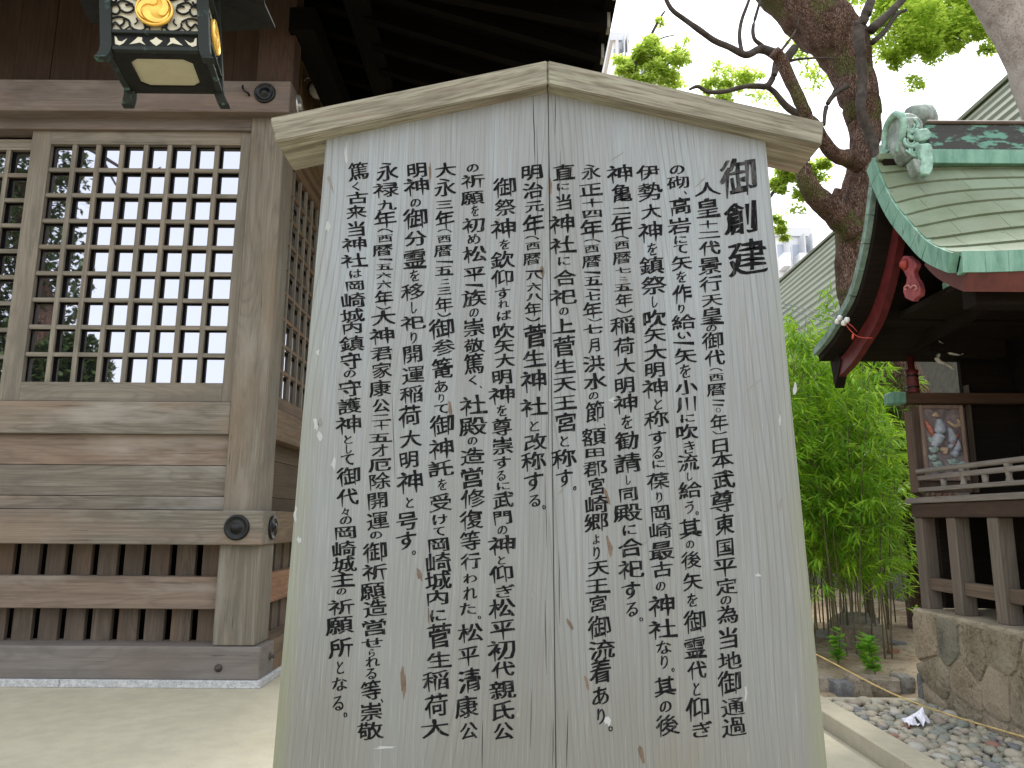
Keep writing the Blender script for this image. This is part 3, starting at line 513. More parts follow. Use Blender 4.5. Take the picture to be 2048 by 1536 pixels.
def side(T, tag_gold=True):
    """one openwork side; T maps (across, outward, up) to the lantern's own axes"""
    def bx(name, a0, a1, o0, o1, z0, z1, m, bev=.002):
        p, q = T(a0, o0, z0), T(a1, o1, z1)
        return box(name, min(p.x, q.x), max(p.x, q.x), min(p.y, q.y), max(p.y, q.y), min(p.z, q.z), max(p.z, q.z), m, lan, bev, local=True)
    iw = hw - pw
    bx('lower_rail', -iw, iw, -.035, -.005, -.005, .016, VER); bx('middle_rail', -iw, iw, -.035, -.002, .086, .104, VER); bx('upper_rail', -iw, iw, -.035, -.002, .41, .44, VER)
    bx('lower_panel', -iw, iw, -.026, -.020, .016, .086, DRK, 0)
    bx('lantern_pane', -iw, iw, -.034, -.030, .104, .41, CREAM, 0); bx('lantern_pane', -iw, iw, -.034, -.030, .44, Hh - .01, CREAM, 0)
    shapes = {-.165: [(-.028, .022), (-.02, .018), (-.012, .0), (.004, -.004), (.03, .012), (.012, -.012), (-.006, -.022), (-.026, -.016)],
              -.085: [(-.04, -.016), (-.012, .008), (.0, .02), (.02, .018), (.018, .002), (.035, -.018), (.008, -.006), (-.01, -.010)],
              0.0: [(-.03, .004), (-.014, .010), (0, .022), (.014, .010), (.03, .004), (.014, -.012), (0, -.021), (-.014, -.012)]}
    sp = []
    for cx, sh in shapes.items(): sp.append((cx, sh))
    for cx in (-.165, -.085): sp.append((-cx, [(-a, b) for a, b in shapes[cx]][::-1]))
    for cx, sh in sp:
        pts = [T(cx + a, -.0195, .051 + b * 1.15) for a, b in sh]
        nn = T(0, 1, 0) - T(0, 0, 0)
        prism('leaf_cutout', pts, nn, .0012, CREAM, lan, 0, local=True)
    # scrolls of vine openwork
    vs, fs = [], []; vsb, fsb = [], []
    def sc(pts, r=.0055):
        for mir, (vv, ff) in ((1, (vs, fs)), (-1, (vsb, fsb))):
            P, Q = smoothpath([T(a * mir, -.02, z) for a, z in pts], [r] * len(pts), 3); tubegeo(P, Q, 6, 0, vv, ff)
    for z0 in (.104, .28):
        if True:
            sc([(-.205, z0 + .02), (-.19, z0 + .05), (-.17, z0 + .03), (-.15, z0 + .045), (-.15, z0 + .075), (-.175, z0 + .08), (-.205, z0 + .07)])
            sc([(-.205, z0 + .1), (-.18, z0 + .095), (-.165, z0 + .12), (-.18, z0 + .15), (-.205, z0 + .14)])
            sc([(-.15, z0 + .075), (-.125, z0 + .06), (-.12, z0 + .03), (-.10, z0 + .012), (-.07, z0 + .006), (-.05, z0 + .02), (-.055, z0 + .05)])
            sc([(-.165, z0 + .12), (-.14, z0 + .105), (-.115, z0 + .11), (-.10, z0 + .13), (-.115, z0 + .15), (-.14, z0 + .145)])
            sc([(-.18, z0 + .15), (-.16, z0 + .17), (-.13, z0 + .165), (-.105, z0 + .15)])
            sc([(-.17, z0 + .03), (-.16, z0 + .012), (-.14, z0 + .004)], .004)
            sc([(-.12, z0 + .03), (-.135, z0 + .018), (-.15, z0 + .004)], .004)
            sc([(-.10, z0 + .04), (-.085, z0 + .055), (-.09, z0 + .075)], .004)
            sc([(-.03, z0 + .0), (-.03, z0 + .025), (-.045, z0 + .03)], .004)
            sc([(-.205, z0 + .165), (-.19, z0 + .16), (-.18, z0 + .175)], .006)
    for a_, b_ in ((vs, fs), (vsb, fsb)): mark(mesh('vine_openwork', a_, b_, DRK, lan, True, local=True), kind='stuff')
    # crest: disc, rim and three commas
    cz, Rr = .217, .090
    nn = (T(0, 1, 0) - T(0, 0, 0))
    cr = lathe('crest', [(Rr, 0), (Rr, .010), (Rr * .96, .016), (Rr * .86, .014), (Rr * .84, .008), (.001, .008)], T(0, -.012, cz), nn, GDARK, lan, 40, local=True)
    lathe('crest_rim', [(Rr * 1.005, .002), (Rr * 1.01, .012), (Rr * .97, .021), (Rr * .90, .020), (Rr * .88, .010)], T(0, -.012, cz), nn, GOLD, lan, 40, local=True)
    for a0 in (90, 210, 330):
        P, Q = [], []
        for i in range(15):
            t = i / 14; a = rad(a0 + 6 + t * 135); q = Rr * (.47 + .33 * min(1, t * 1.6)); P.append((q * math.cos(a), q * math.sin(a))); Q.append(Rr * (.21 * (1 - t) ** .85 + .012))
        vs2, fs2 = [], []
        # flat swept comma with a rounded head
        left, right = [], []
        for i, (a, b) in enumerate(P):
            j0, j1 = max(0, i - 1), min(14, i + 1); dx, dy = P[j1][0] - P[j0][0], P[j1][1] - P[j0][1]; L = math.hypot(dx, dy)
            left.append((a - dy / L * Q[i], b + dx / L * Q[i])); right.append((a + dy / L * Q[i], b - dx / L * Q[i]))
        dx, dy = P[1][0] - P[0][0], P[1][1] - P[0][1]; ha = math.atan2(dy, dx)
        head = [(P[0][0] + Q[0] * math.cos(ha + rad(90 + 180 * k / 9)), P[0][1] + Q[0] * math.sin(ha + rad(90 + 180 * k / 9))) for k in range(1, 9)]
        outl = right[::-1] + head[::-1] + left
        prism('comma', [T(a, -.004, cz + b) for a, b in outl], nn, .012, GOLD, lan, .002, local=True)
side(lambda a, o, z: Vector((a, -o, z)))
side(lambda a, o, z: Vector((hw + o, Dp / 2 + a * Dp / Wd, z)))
side(lambda a, o, z: Vector((-hw - o, Dp / 2 - a * Dp / Wd, z)))
# underside with its chamfered pane
ins = .105; ch = .04
bm = bmesh.new()
def ring(r, c_, z): return [(-r + c_, Wd / 2 - r, z), (r - c_, Wd / 2 - r, z), (r, Wd / 2 - r + c_, z), (r, Wd / 2 + r - c_, z), (r - c_, Wd / 2 + r, z), (-r + c_, Wd / 2 + r, z), (-r, Wd / 2 + r - c_, z), (-r, Wd / 2 - r + c_, z)]
A = [bm.verts.new(p) for p in ring(hw - .03, .001, 0.0)]; B = [bm.verts.new(p) for p in ring(hw - ins, ch, 0.0)]; C_ = [bm.verts.new(p) for p in ring(hw - ins, ch, .02)]; D = [bm.verts.new(p) for p in ring(hw - .03, .001, .02)]
for k in range(8):
    j = (k + 1) % 8
    bm.faces.new((A[k], B[k], B[j], A[j])); bm.faces.new((B[k], C_[k], C_[j], B[j])); bm.faces.new((C_[k], D[k], D[j], C_[j])); bm.faces.new((D[k], A[k], A[j], D[j]))
for v in bm.verts: v.co.y *= Dp / Wd
bme(bm, 'bottom_frame', DRK, lan, local=True)
lbox('bottom_pane', -hw + .06, hw - .06, .06, Dp - .06, .012, .016, m=plain('bottom_pane', (0.40, 0.38, 0.27), 0.6, 0, 0.3, 0.06), bev=0)
# spreading roof of the lantern
rz, rr_ = Hh, .50
bm = bmesh.new(); cy = Dp / 2
lo = [(-rr_, -rr_), (rr_, -rr_), (rr_, rr_), (-rr_, rr_)]
mid = lambda p, q: ((p[0] + q[0]) / 2, (p[1] + q[1]) / 2)
pts = []
for i in range(4):
    p, q = lo[i], lo[(i + 1) % 4]; m_ = mid(p, q); pts += [(p[0] * 1.06, p[1] * 1.06, .05), (p[0] * .75 + q[0] * .25, p[1] * .75 + q[1] * .25, 0), (m_[0], m_[1], -.01), (p[0] * .25 + q[0] * .75, p[1] * .25 + q[1] * .75, 0)]
u0 = [bm.verts.new((a, b + cy, rz + c_)) for a, b, c_ in pts]; u1 = [bm.verts.new((a, b + cy, rz + c_ + .018)) for a, b, c_ in pts]
ti = [bm.verts.new((a * .3, b * .3 + cy, rz + .03)) for a, b, c_ in pts]; to = [bm.verts.new((a * .22, b * .22 + cy, rz + .30)) for a, b, c_ in pts]
for k in range(16):
    j = (k + 1) % 16
    bm.faces.new((u0[k], u0[j], u1[j], u1[k])); bm.faces.new((u0[k], ti[k], ti[j], u0[j])); bm.faces.new((u1[k], u1[j], to[j], to[k]))
bm.faces.new(ti[::-1]); bm.faces.new(to)
bmesh.ops.recalc_face_normals(bm, faces=bm.faces[:])
bme(bm, 'lantern_roof', DRK, lan, local=True)
lathe('jewel_finial', [(.11, .30), (.12, .33), (.06, .36), (.09, .42), (.05, .50), (.01, .55)], (0, cy, rz), (0, 0, 1), VER, lan, 20, local=True)
tube('hanging_rod', [(0, cy, rz + .5), (0, cy, rz + 1.4)], .012, BLK, lan, 8, 0, 0, True)
# ================================================================== NOTICE BOARD
YB = 1.384
g = NG('weathered_board_face', 0.78, 0.25)
sx_, sy_, sz_ = (g.n('ShaderNodeSeparateXYZ'), None, None)
gp = g.n('ShaderNodeNewGeometry'); g.l(gp.outputs['Position'], sx_.inputs[0])
X_, Z_ = sx_.outputs[0], sx_.outputs[2]
warp = g.noise(g.coord((1.1, 1, .55), world=True), 1.5, 2, 0.4)
warp2 = g.noise(g.coord((2.5, 1, .35), world=True), 2.2, 2, 0.4)
ww = g.math('MULTIPLY', g.math('SUBTRACT', warp, 0.5), 0.26)
# the heartwood cathedral, low in the middle of the board: growth lines draw together upwards
zz = g.math('SUBTRACT', Z_, 0.85); dx = g.math('SUBTRACT', X_, 0.075)
par = g.math('ADD', g.math('ABSOLUTE', g.math('ADD', dx, g.math('MULTIPLY', g.math('SUBTRACT', warp2, .5), .09))), g.math('MULTIPLY', zz, 0.055))
ringd = g.math('ADD', g.math('ADD', par, g.math('MULTIPLY', ww, .35)), g.math('MULTIPLY', g.math('SUBTRACT', g.noise(g.coord((1, 1, .06), world=True), 22, 2), .5), .012))
fr_ = g.math('FRACT', g.math('MULTIPLY', ringd, 92.0))
line = g.ramp(fr_, [(0.0, 1.0), (0.09, 0.3), (0.28, 0.0), (0.86, 0.08), (1.0, 1.0)])
fr2 = g.math('FRACT', g.math('MULTIPLY', ringd, 31.0)); line2 = g.ramp(fr2, [(0.0, 0.0), (0.8, 0.1), (1.0, 1.0)])
vary = g.ramp(g.noise(g.coord((1, 1, .15), world=True), 9, 3), [(0.38, 0.08), (0.62, 1.0)])
fine = g.noise(g.coord((1, 1, .022), world=True), 420, 3, 0.6)
med = g.noise(g.coord((1, 1, .05), world=True), 45, 4, 0.6)
lo = g.noise(g.coord((1, 1, .4), world=True), 3.0, 4, 0.55)
grad = g.ramp(g.math('ADD', g.math('MULTIPLY', g.math('SUBTRACT', Z_, 0.75), 0.75), g.math('MULTIPLY', g.math('SUBTRACT', lo, .5), .5)), [(0.05, 0.0), (0.75, 1.0)])
base = g.mix(grad, (0.165, 0.168, 0.152), (0.262, 0.292, 0.312))
base = g.mix(g.math('MULTIPLY', g.ramp(med, [(0.35, 1.0), (0.62, 0.0)]), 0.22), base, (0.2, 0.185, 0.16))
base = g.mix(g.math('MULTIPLY', g.ramp(fine, [(0.36, 1.0), (0.52, 0.0)]), 0.28), base, (0.17, 0.165, 0.155))
base = g.mix(g.math('MULTIPLY', g.ramp(fine, [(0.55, 0.0), (0.68, 1.0)]), 0.14), base, (0.5, 0.5, 0.49))
base = g.mix(g.math('MULTIPLY', g.math('MULTIPLY', line, vary), 0.55), base, (0.11, 0.105, 0.10))
base = g.mix(g.math('MULTIPLY', g.math('MULTIPLY', line2, vary), 0.2), base, (0.16, 0.13, 0.10))
# brownish weathering patches and green algae creeping in from both edges
br = g.ramp(g.noise(g.coord((1, 1, .22), world=True), 5.5, 4, 0.6), [(0.55, 0.0), (0.7, 1.0)])
base = g.mix(g.math('MULTIPLY', g.math('MULTIPLY', br, g.math('SUBTRACT', 1.0, grad)), 0.4), base, (0.19, 0.145, 0.105))
EL = lambda z: None
eA, eB = PY(652, 280, YB), PY(545, 1536, YB); rA, rB = PY(1532, 290, YB), PY(1655, 1536, YB)
def edged(p, q, s):
    k = (q.x - p.x) / (q.z - p.z)
    e = g.math('ADD', g.math('MULTIPLY', g.math('SUBTRACT', Z_, p.z), k), p.x)
    return g.math('MULTIPLY', g.math('SUBTRACT', X_, e), s)
de = g.math('MINIMUM', edged(eA, eB, 1), edged(rA, rB, -1))
de = g.math('ADD', de, g.math('MULTIPLY', g.math('SUBTRACT', g.noise(g.coord((1, 1, .3), world=True), 16, 4), .5), .05))
alg = g.math('MULTIPLY', g.ramp(g.math('MULTIPLY', de, 10), [(0.0, 1.0), (0.38, 0.0)]), g.math('SUBTRACT', 1.15, grad))
wst = g.ramp(g.noise(g.coord((1, 1, .12), world=True), 3.4, 5, .65), [(0.47, 0.0), (0.62, 1.0)])
base = g.mix(g.math('MULTIPLY', wst, 0.35), base, (0.15, 0.145, 0.135))
base = g.mix(g.math('MULTIPLY', alg, 0.35), base, (0.20, 0.22, 0.09))
g.color(base)
g.bump(g.math('SUBTRACT', g.math('ADD', g.math('MULTIPLY', fine, .5), g.math('MULTIPLY', med, .3)), g.math('MULTIPLY', line, .2)), 0.4, 0.0012)
BRD = g.m
nb = empty('notice_board', (0, YB + .02, 0), 'tall weathered wooden notice board with peaked cap and brush-written black columns of text', 'notice board')
zlow = PY(600, 1536, YB).z - .12
def at(p, q, z): t = (z - p.z) / (q.z - p.z); return p + (q - p) * t
apex = PY(1096, 160, YB)
mT = Vector((PY(1096, 160, YB).x, YB, 0)); mB = PY(1112, 1536, YB)
zl, zr = PY(652, 262, YB).z, PY(1532, 275, YB).z
gap = .0006
def seam(z): return Vector((mT.x + (mB.x - mT.x) * (apex.z - z) / (apex.z - mB.z), YB, z))
a, b = at(eA, eB, zl), at(eA, eB, zlow); c_, d = at(rA, rB, zr), at(rA, rB, zlow)
o = Vector((gap, 0, 0))
prism('board_plank', [a, b, seam(zlow) - o, seam(apex.z) - o], (0, 1, 0), .036, BRD, nb, .0012)
prism('board_plank', [seam(apex.z) + o, seam(zlow) + o, d, c_], (0, 1, 0), .036, BRD, nb, .0012)
# peaked cap: two mitred beams
YC0, YC1 = 1.352, 1.478
g = NG('lichened_cap_wood', 0.85, 0.2)
v_ = g.coord((.06, 1, 1)); f_ = g.noise(v_, 190, 3, .6); m_ = g.noise(v_, 48, 4, .65, .5); l_ = g.noise(g.coord((.3, 1, 1)), 7, 5, .65)
cc = g.mix(g.ramp(m_, [(0.36, 0.0), (0.6, 1.0)]), (0.125, 0.115, 0.085), (0.275, 0.26, 0.205))
cc = g.mix(g.ramp(f_, [(0.36, 0.75), (0.5, 0.0)]), cc, (0.12, 0.10, 0.07))
cc = g.mix(g.ramp(l_, [(0.54, 0.0), (0.64, 0.75)]), cc, (0.34, 0.35, 0.25)); cc = g.mix(g.ramp(l_, [(0.36, 0.55), (0.44, 0.0)]), cc, (0.24, 0.175, 0.15))
g.color(cc); g.bump(g.math('ADD', m_, f_), 0.7, .003); CAPW = g.m
def capbeam(ut, vt, ub, vb, ut2, vt2, ub2, vb2, m):
    A_, B_, C2, D_ = PY(ut, vt, YC0), PY(ub, vb, YC0), PY(ub2, vb2, YC0), PY(ut2, vt2, YC0)
    mid_ = (A_ + B_ + C2 + D_) / 4; ang = math.atan2(A_.z - D_.z, A_.x - D_.x)
    if abs(ang) > 1.57: ang -= math.pi * (1 if ang > 0 else -1)
    rot = Matrix.Rotation(ang, 4, 'Y')       # lay the mesh's own x along the beam so the grain follows
    bm = bmesh.new()
    f = [bm.verts.new(rot @ (p - mid_)) for p in (A_, B_, C2, D_)]; k = [bm.verts.new(rot @ (p - mid_ + Vector((0, YC1 - YC0, 0)))) for p in (A_, B_, C2, D_)]
    bm.faces.new(f); bm.faces.new(k[::-1])
    for i in range(4): j = (i + 1) % 4; bm.faces.new((f[j], f[i], k[i], k[j]))
    bmesh.ops.recalc_face_normals(bm, faces=bm.faces[:])
    bmesh.ops.bevel(bm, geom=bm.edges[:], offset=.0022, segments=2, affect='EDGES')
    me = bpy.data.meshes.new('cap_beam'); bm.to_mesh(me); bm.free()
    o = link('cap_beam', me, m, nb, mid_); o.rotation_euler = (0, -ang, 0)
    o.rotation_euler = rot.to_3x3().inverted().to_euler()
    return o
capbeam(540, 235, 551, 283, 1094.3, 120, 1095.3, 168, CAPW)
capbeam(1648, 243, 1644, 290, 1095.7, 120, 1096.7, 168, CAPW)
# legs below the frame of the picture
for u in (700, 1500):
    q = PY(u, 1500, YB + .1); box('leg', q.x - .045, q.x + .045, YB + .036, YB + .116, -.05, apex.z - .25, WZ, nb, .004)
# ------------------------------------------------------------------ brush lettering
INK = NG('black_ink', 0.9, 0.05)
f_ = INK.noise(INK.coord((1, 1, .15), world=True), 220, 4, .7)
INK.color(INK.mix(INK.ramp(f_, [(0.56, 0.0), (0.70, 0.6)]), (0.009, 0.009, 0.01), (0.10, 0.10, 0.10))); INK = INK.m
INKF = NG('faded_ink', 0.9, 0.05)
f_ = INKF.noise(INKF.coord((1, 1, .3), world=True), 60, 5, .7)
INKF.color(INKF.mix(INKF.ramp(f_, [(0.45, 0.0), (0.62, 0.7)]), (0.012, 0.012, 0.013), (0.13, 0.13, 0.13))); INKF = INKF.m
_G = {}
def glyph(ch):
    if ch in _G: return _G[ch]
    cu = bpy.data.curves.new('t', 'FONT'); cu.body = ch; cu.resolution_u = 3
    ob = bpy.data.objects.new('t', cu); me = ob.to_mesh()
    V = [Vector((v.co.x, v.co.y)) for v in me.vertices]; Fs = [tuple(p.vertices) for p in me.polygons]
    ob.to_mesh_clear(); bpy.data.objects.remove(ob); bpy.data.curves.remove(cu)
    # weld
    key = {}; mp = []; VV = []
    for p in V:
        k = (round(p.x, 4), round(p.y, 4))
        if k not in key: key[k] = len(VV); VV.append(p)
        mp.append(key[k])
    Fs = [tuple(mp[i] for i in f) for f in Fs]; Fs = [f for f in Fs if len(set(f)) == len(f)]
    _G[ch] = (VV, Fs); return _G[ch]
def brushed(ch, rr, heavy=1.0):
    """the font's even strokes become brush strokes: heavy uprights, light levels, swelling and tapering ends"""
    V, Fs = glyph(ch)
    cnt = {}
    for f in Fs:
        n = len(f)
        a = sum(V[f[i]].x * V[f[(i + 1) % n]].y - V[f[(i + 1) % n]].x * V[f[i]].y for i in range(n))
        fo = f if a > 0 else f[::-1]
        for i in range(n):
            e = (fo[i], fo[(i + 1) % n]); cnt[e] = cnt.get(e, 0) + 1
    nr = [Vector((0, 0)) for _ in V]
    nxt, prv = {}, {}
    for (i, j) in cnt:
        if (j, i) in cnt: continue
        d = V[j] - V[i]; L = d.length
        if L < 1e-6: continue
        n_ = Vector((d.y, -d.x)) / L
        nr[i] += n_; nr[j] += n_
        nxt[i] = j; prv[j] = i
    # stroke ends: a short edge between two long ones
    pinch = {}
    for i, j in nxt.items():
        if i not in prv or j not in nxt: continue
        e = V[j] - V[i]; L = e.length; a = V[i] - V[prv[i]]; b = V[nxt[j]] - V[j]
        if L < .14 and a.length > .12 and b.length > .12 and a.dot(b) < 0:
            mid = (V[i] + V[j]) / 2; out = Vector((e.y, -e.x)) / max(L, 1e-6)
            if abs(out.x) > .8 and out.x < 0: f, ext, dr = .55, .02, 0.0       # level stroke starts lightly
            elif abs(out.x) > .8: f, ext, dr = 1.55, .015, -.018               # and ends pressed down
            elif out.y < -.3: f, ext, dr = .38, .035, 0.0                      # uprights and sweeps taper away
            else: f, ext, dr = 1.15, .012, 0.0
            for q in (i, j):
                pinch[q] = (mid, f, out * ext + Vector((0, dr)))
    dense = len(V)
    k = (0.9 if dense < 60 else 0.75 if dense < 85 else 0.6) * heavy
    seed = Vector((rr.random() * 50, rr.random() * 50, 0))
    out = []
    for i_, (p, n_) in enumerate(zip(V, nr)):
        L = n_.length
        if L > 1e-6: n_ = n_ / L
        sw = 1 + 1.0 * noise.noise(Vector((p.x * 5, p.y * 5, 0)) + seed)
        m2 = -0.006 + 0.050 * abs(n_.x)
        # strokes press down at the right and taper away at lower left
        q = p + n_ * m2 * k * sw
        q += Vector((noise.noise(Vector((p.x * 2.2, p.y * 2.2, 3)) + seed), noise.noise(Vector((p.x * 2.2, p.y * 2.2, 9)) + seed))) * 0.055
        if i_ in pinch:
            mid, f, ex = pinch[i_]; q = mid + (q - mid) * f + ex
        out.append(q)
    return out, Fs
def lettering(spec, name, par, rr, mat, heavy=1.0):
    off = (0, 0); vs, fs = [], []; objs = []
    for tok in spec.split(' '):
        if tok[0] in TXT: off = TXT[tok[0]]; tok = tok[1:]
        ch = tok[0]; l, t, r, b = [float(q) for q in tok[1:].split(',')]
        V, Fs = brushed(ch, rr, heavy)
        sl = 0.0 if (b - t) < 45 or ch in '。、︵︶〇' else 0.17
        V = [Vector((p.x - (p.y - .4) * 0.05, p.y + p.x * sl + (.035 * math.sin(3.1 * p.x) if sl else 0))) for p in V]
        x0, x1 = min(p.x for p in V), max(p.x for p in V); y0, y1 = min(p.y for p in V), max(p.y for p in V)
        l, r = off[0] + l / 4.452, off[0] + r / 4.452; t, b = off[1] + t / 4.452, off[1] + b / 4.452
        base_ = len(vs)
        for p in V:
            u = l + (p.x - x0) / max(1e-6, x1 - x0) * (r - l); v = b - (p.y - y0) / max(1e-6, y1 - y0) * (b - t)
            vs.append(PY(u, v, YB - .0006))
        fs += [tuple(base_ + i for i in f) for f in Fs]
        if name == 'title_character':
            objs.append(mesh(name, vs, fs, INKF if ch == '御' else mat, par)); vs, fs = [], []
    if vs: objs.append(mesh(name, vs, fs, mat, par))
    return objs
rt = random.Random(11)
lettering(COLS[0], 'title_character', nb, rt, INK, 1.45)
for k_, spec in enumerate(COLS[1:]): lettering(spec, 'text_column', nb, rt, INK, .92)
# resin streaks, flakes and drying cracks, each with its own outline, a hair proud of or sunk in the face
RES = plain('resin_stain', (0.115, 0.082, 0.058), 0.7, 0, 0.3, 0.3, 40); FLK = plain('pale_flake', (0.33, 0.34, 0.34), 0.8, 0, 0.2, 0.1); CRK = plain('open_crack', (0.02, 0.018, 0.015), 0.95, 0, 0.1, 0.2); SMG = plain('grey_smudge', (0.19, 0.185, 0.17), 0.8, 0, 0.2, 0.2, 50)
def blob(name, u, v, wu, hv, m, tilt=0, n=12, rg=.35):
    pts = []
    for i in range(n):
        a = 2 * math.pi * i / n; q = 1 + rg * (rt.random() - .5) * 2
        du, dv = wu / 2 * math.cos(a) * q, hv / 2 * math.sin(a) * q
        pts.append(PY(u + du + dv * tilt, v + dv, YB - .0003))
    mesh(name, pts, [tuple(range(n))], m, nb)
for u, v, a, b, t in [(807, 1366, 11, 60, 0), (839, 1149, 9, 28, .3), (901, 822, 8, 36, .1), (1220, 1095, 10, 44, .2), (1141, 1250, 9, 22, .5), (1283, 1506, 10, 36, .3), (1174, 1366, 7, 26, .2), (1213, 990, 8, 34, .25), (860, 345, 5, 34, 0), (1101, 372, 6, 26, 0), (1085, 545, 7, 26, .1), (857, 1232, 4, 40, 0)]:
    blob('resin_streak', u, v, a, b, RES, t)
for u, v, a, b in [(632, 850, 10, 26), (640, 872, 9, 16), (692, 305, 5, 44), (655, 452, 11, 20), (590, 1030, 7, 30), (598, 1080, 8, 12), (635, 705, 8, 10), (667, 930, 8, 24), (1492, 1386, 6, 30), (1515, 1150, 10, 7), (1215, 1440, 10, 22), (1590, 780, 7, 26), (1560, 840, 5, 18), (1225, 800, 16, 12), (770, 1495, 40, 5)]:
    blob('flake', u, v, a, b, FLK, 0, 10, .5)
for u, v, a, b, t in [(1505, 860, 6, 12, 0), (660, 366, 7, 34, .3), (1120, 985, 4, 30, -.8), (1288, 1088, 4, 26, -.9), (1250, 565, 10, 40, -.3), (1510, 768, 3, 30, -1.2), (1400, 365, 4, 24, -1.0), (992, 445, 10, 22, -.8), (1236, 312, 4, 18, -1.4), (1560, 1010, 6, 26, -.2), (1180, 500, 5, 20, -.5), (1066, 1190, 9, 12, 0), (1037, 1425, 8, 18, -.4), (640, 845, 12, 16, .2), (700, 990, 6, 22, .4)]:
    blob('smudge', u, v, a, b, SMG, t, 10, .4)
for u0_, v0_, u1_, v1_, wd in [(1066, 184, 1070, 330, 1.7), (1074, 250, 1076, 480, 1.1), (1098, 300, 1101, 520, 1.4), (1121, 300, 1119, 420, 1.2), (1111, 184, 1110, 270, 1.2), (1084, 470, 1086, 700, .9), (784, 790, 790, 960, 1.0), (1090, 1200, 1093, 1350, 1.3), (1118, 1100, 1119, 1250, 1.3), (1136, 1420, 1133, 1540, 1.5), (965, 1440, 964, 1540, 1.6), (1063, 1380, 1061, 1500, 1.0), (1107, 1440, 1105, 1540, 1.2), (1090, 950, 1094, 1100, .9), (1077, 620, 1079, 760, .8), (1097, 700, 1097, 900, .9)]:
    n = 7; L_, R_ = [], []
    for i in range(n + 1):
        t = i / n; hw_ = wd / 2 * math.sin(math.pi * min(1, max(0, t * .9 + .05))) ; j = .7 * noise.noise(Vector((u0_, t * 6, 1)))
        L_.append(PY(u0_ + (u1_ - u0_) * t - hw_ + j, v0_ + (v1_ - v0_) * t, YB - .00035)); R_.append(PY(u0_ + (u1_ - u0_) * t + hw_ + j, v0_ + (v1_ - v0_) * t, YB - .00035))
    mesh('crack', L_ + R_, [(i, i + 1, n + 2 + i, n + 1 + i) for i in range(n)], CRK, nb)
# ================================================================== SMALL SHRINE (right)
X0 = 2.82                                                  # face of its stone base and veranda
COPY = NG('aged_copper_sheet', 0.7, 0.25)
f1 = COPY.noise(COPY.coord((1, 1, 1), world=True), 3.2, 5, .6); f2 = COPY.noise(COPY.coord(world=True), 42, 3, .6); f3 = COPY.noise(COPY.coord(world=True), 9, 5, .7)
c = COPY.mix(COPY.ramp(f1, [(0.38, 0.0), (0.62, 1.0)]), (0.115, 0.15, 0.085), (0.165, 0.21, 0.14))
c = COPY.mix(COPY.ramp(f3, [(0.56, 0.0), (0.72, .55)]), c, (0.12, 0.115, 0.095))
c = COPY.mix(COPY.math('MULTIPLY', COPY.oi.outputs['Random'], .45), c, (0.13, 0.145, 0.095))
c = COPY.mix(COPY.ramp(f2, [(0.27, 0.85), (0.33, 0.0)]), c, (0.06, 0.05, 0.04)); COPY.color(c); COPY.bump(f3, .2, .004); COPY = COPY.m
VERD = NG('green_verdigris', 0.6, 0.35)
f1 = VERD.noise(VERD.coord((1, 1, .25), world=True), 16, 5, .65); f3 = VERD.noise(VERD.coord(world=True), 6, 5, .7)
c = VERD.mix(VERD.ramp(f1, [(0.36, 0.0), (0.62, 1.0)]), (0.085, 0.205, 0.145), (0.175, 0.325, 0.245))
c = VERD.mix(VERD.ramp(f1, [(0.62, 0.0), (0.74, .9)]), c, (0.035, 0.05, 0.045)); c = VERD.mix(VERD.ramp(f3, [(0.58, 0.0), (0.7, .7)]), c, (0.35, 0.42, 0.33)); VERD.color(c); VERD.bump(f1, .2, .004); VERD = VERD.m
VERK = NG('blackened_copper', 0.6, 0.35)
f1 = VERK.noise(VERK.coord((.5, 1, 1.4), world=True), 9, 5, .7)
VERK.color(VERK.mix(VERK.ramp(f1, [(0.5, 0.0), (0.56, 1.0)]), (0.03, 0.03, 0.026), (0.10, 0.24, 0.18))); VERK = VERK.m
RED = plain('dark_red_paint', (0.085, 0.010, 0.010), 0.55, 0, 0.4, 0.35, 14)
PNK = plain('faded_red_carving', (0.25, 0.055, 0.06), 0.6, 0, 0.4, 0.3, 30)
RBR = plain('red_brown_paint', (0.09, 0.024, 0.018), 0.6, 0, 0.4, 0.3, 8)
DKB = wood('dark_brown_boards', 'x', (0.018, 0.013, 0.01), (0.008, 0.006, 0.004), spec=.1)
DKZ = wood('dark_brown_posts', 'z', (0.12, 0.085, 0.065), (0.055, 0.038, 0.028), (0.16, 0.10, 0.07), .5)
GZ = wood('grey_brown_post', 'z', (0.185, 0.155, 0.125), (0.085, 0.07, 0.055), (0.2, 0.12, 0.08), .5)
GY_ = wood('grey_rail', 'y', (0.25, 0.225, 0.2), (0.12, 0.105, 0.09), (0.2, 0.14, 0.1), .4)
GB = wood('grey_brown_beam', 'y', (0.17, 0.125, 0.09), (0.08, 0.056, 0.04))
STN = [rocky('rubble_stone_a', [(0.15, 0.125, 0.085), (0.28, 0.235, 0.16), (0.38, 0.335, 0.25)], 5, .9, 1, .06), rocky('rubble_stone_b', [(0.14, 0.14, 0.11), (0.21, 0.20, 0.15), (0.29, 0.27, 0.20)], 6, .9, 1, .06), rocky('rubble_stone_c', [(0.19, 0.15, 0.10), (0.31, 0.25, 0.175), (0.38, 0.32, 0.24)], 7, .9, .9, .03), rocky('rubble_stone_d', [(0.10, 0.105, 0.10), (0.16, 0.165, 0.16), (0.24, 0.24, 0.22)], 8, .9, .9, .03)]
MORT = rocky('mortar', [(0.20, 0.165, 0.11), (0.29, 0.25, 0.18), (0.36, 0.31, 0.23)], 12, .95, .5, .01)
ZB = PX(1830, 1215, X0).z; YR = PX(1824, 1300, X0).y
shr = empty('small_shrine', (X0, YR, 0), 'small shrine on a stone base with green copper roof and red bargeboards', 'shrine')
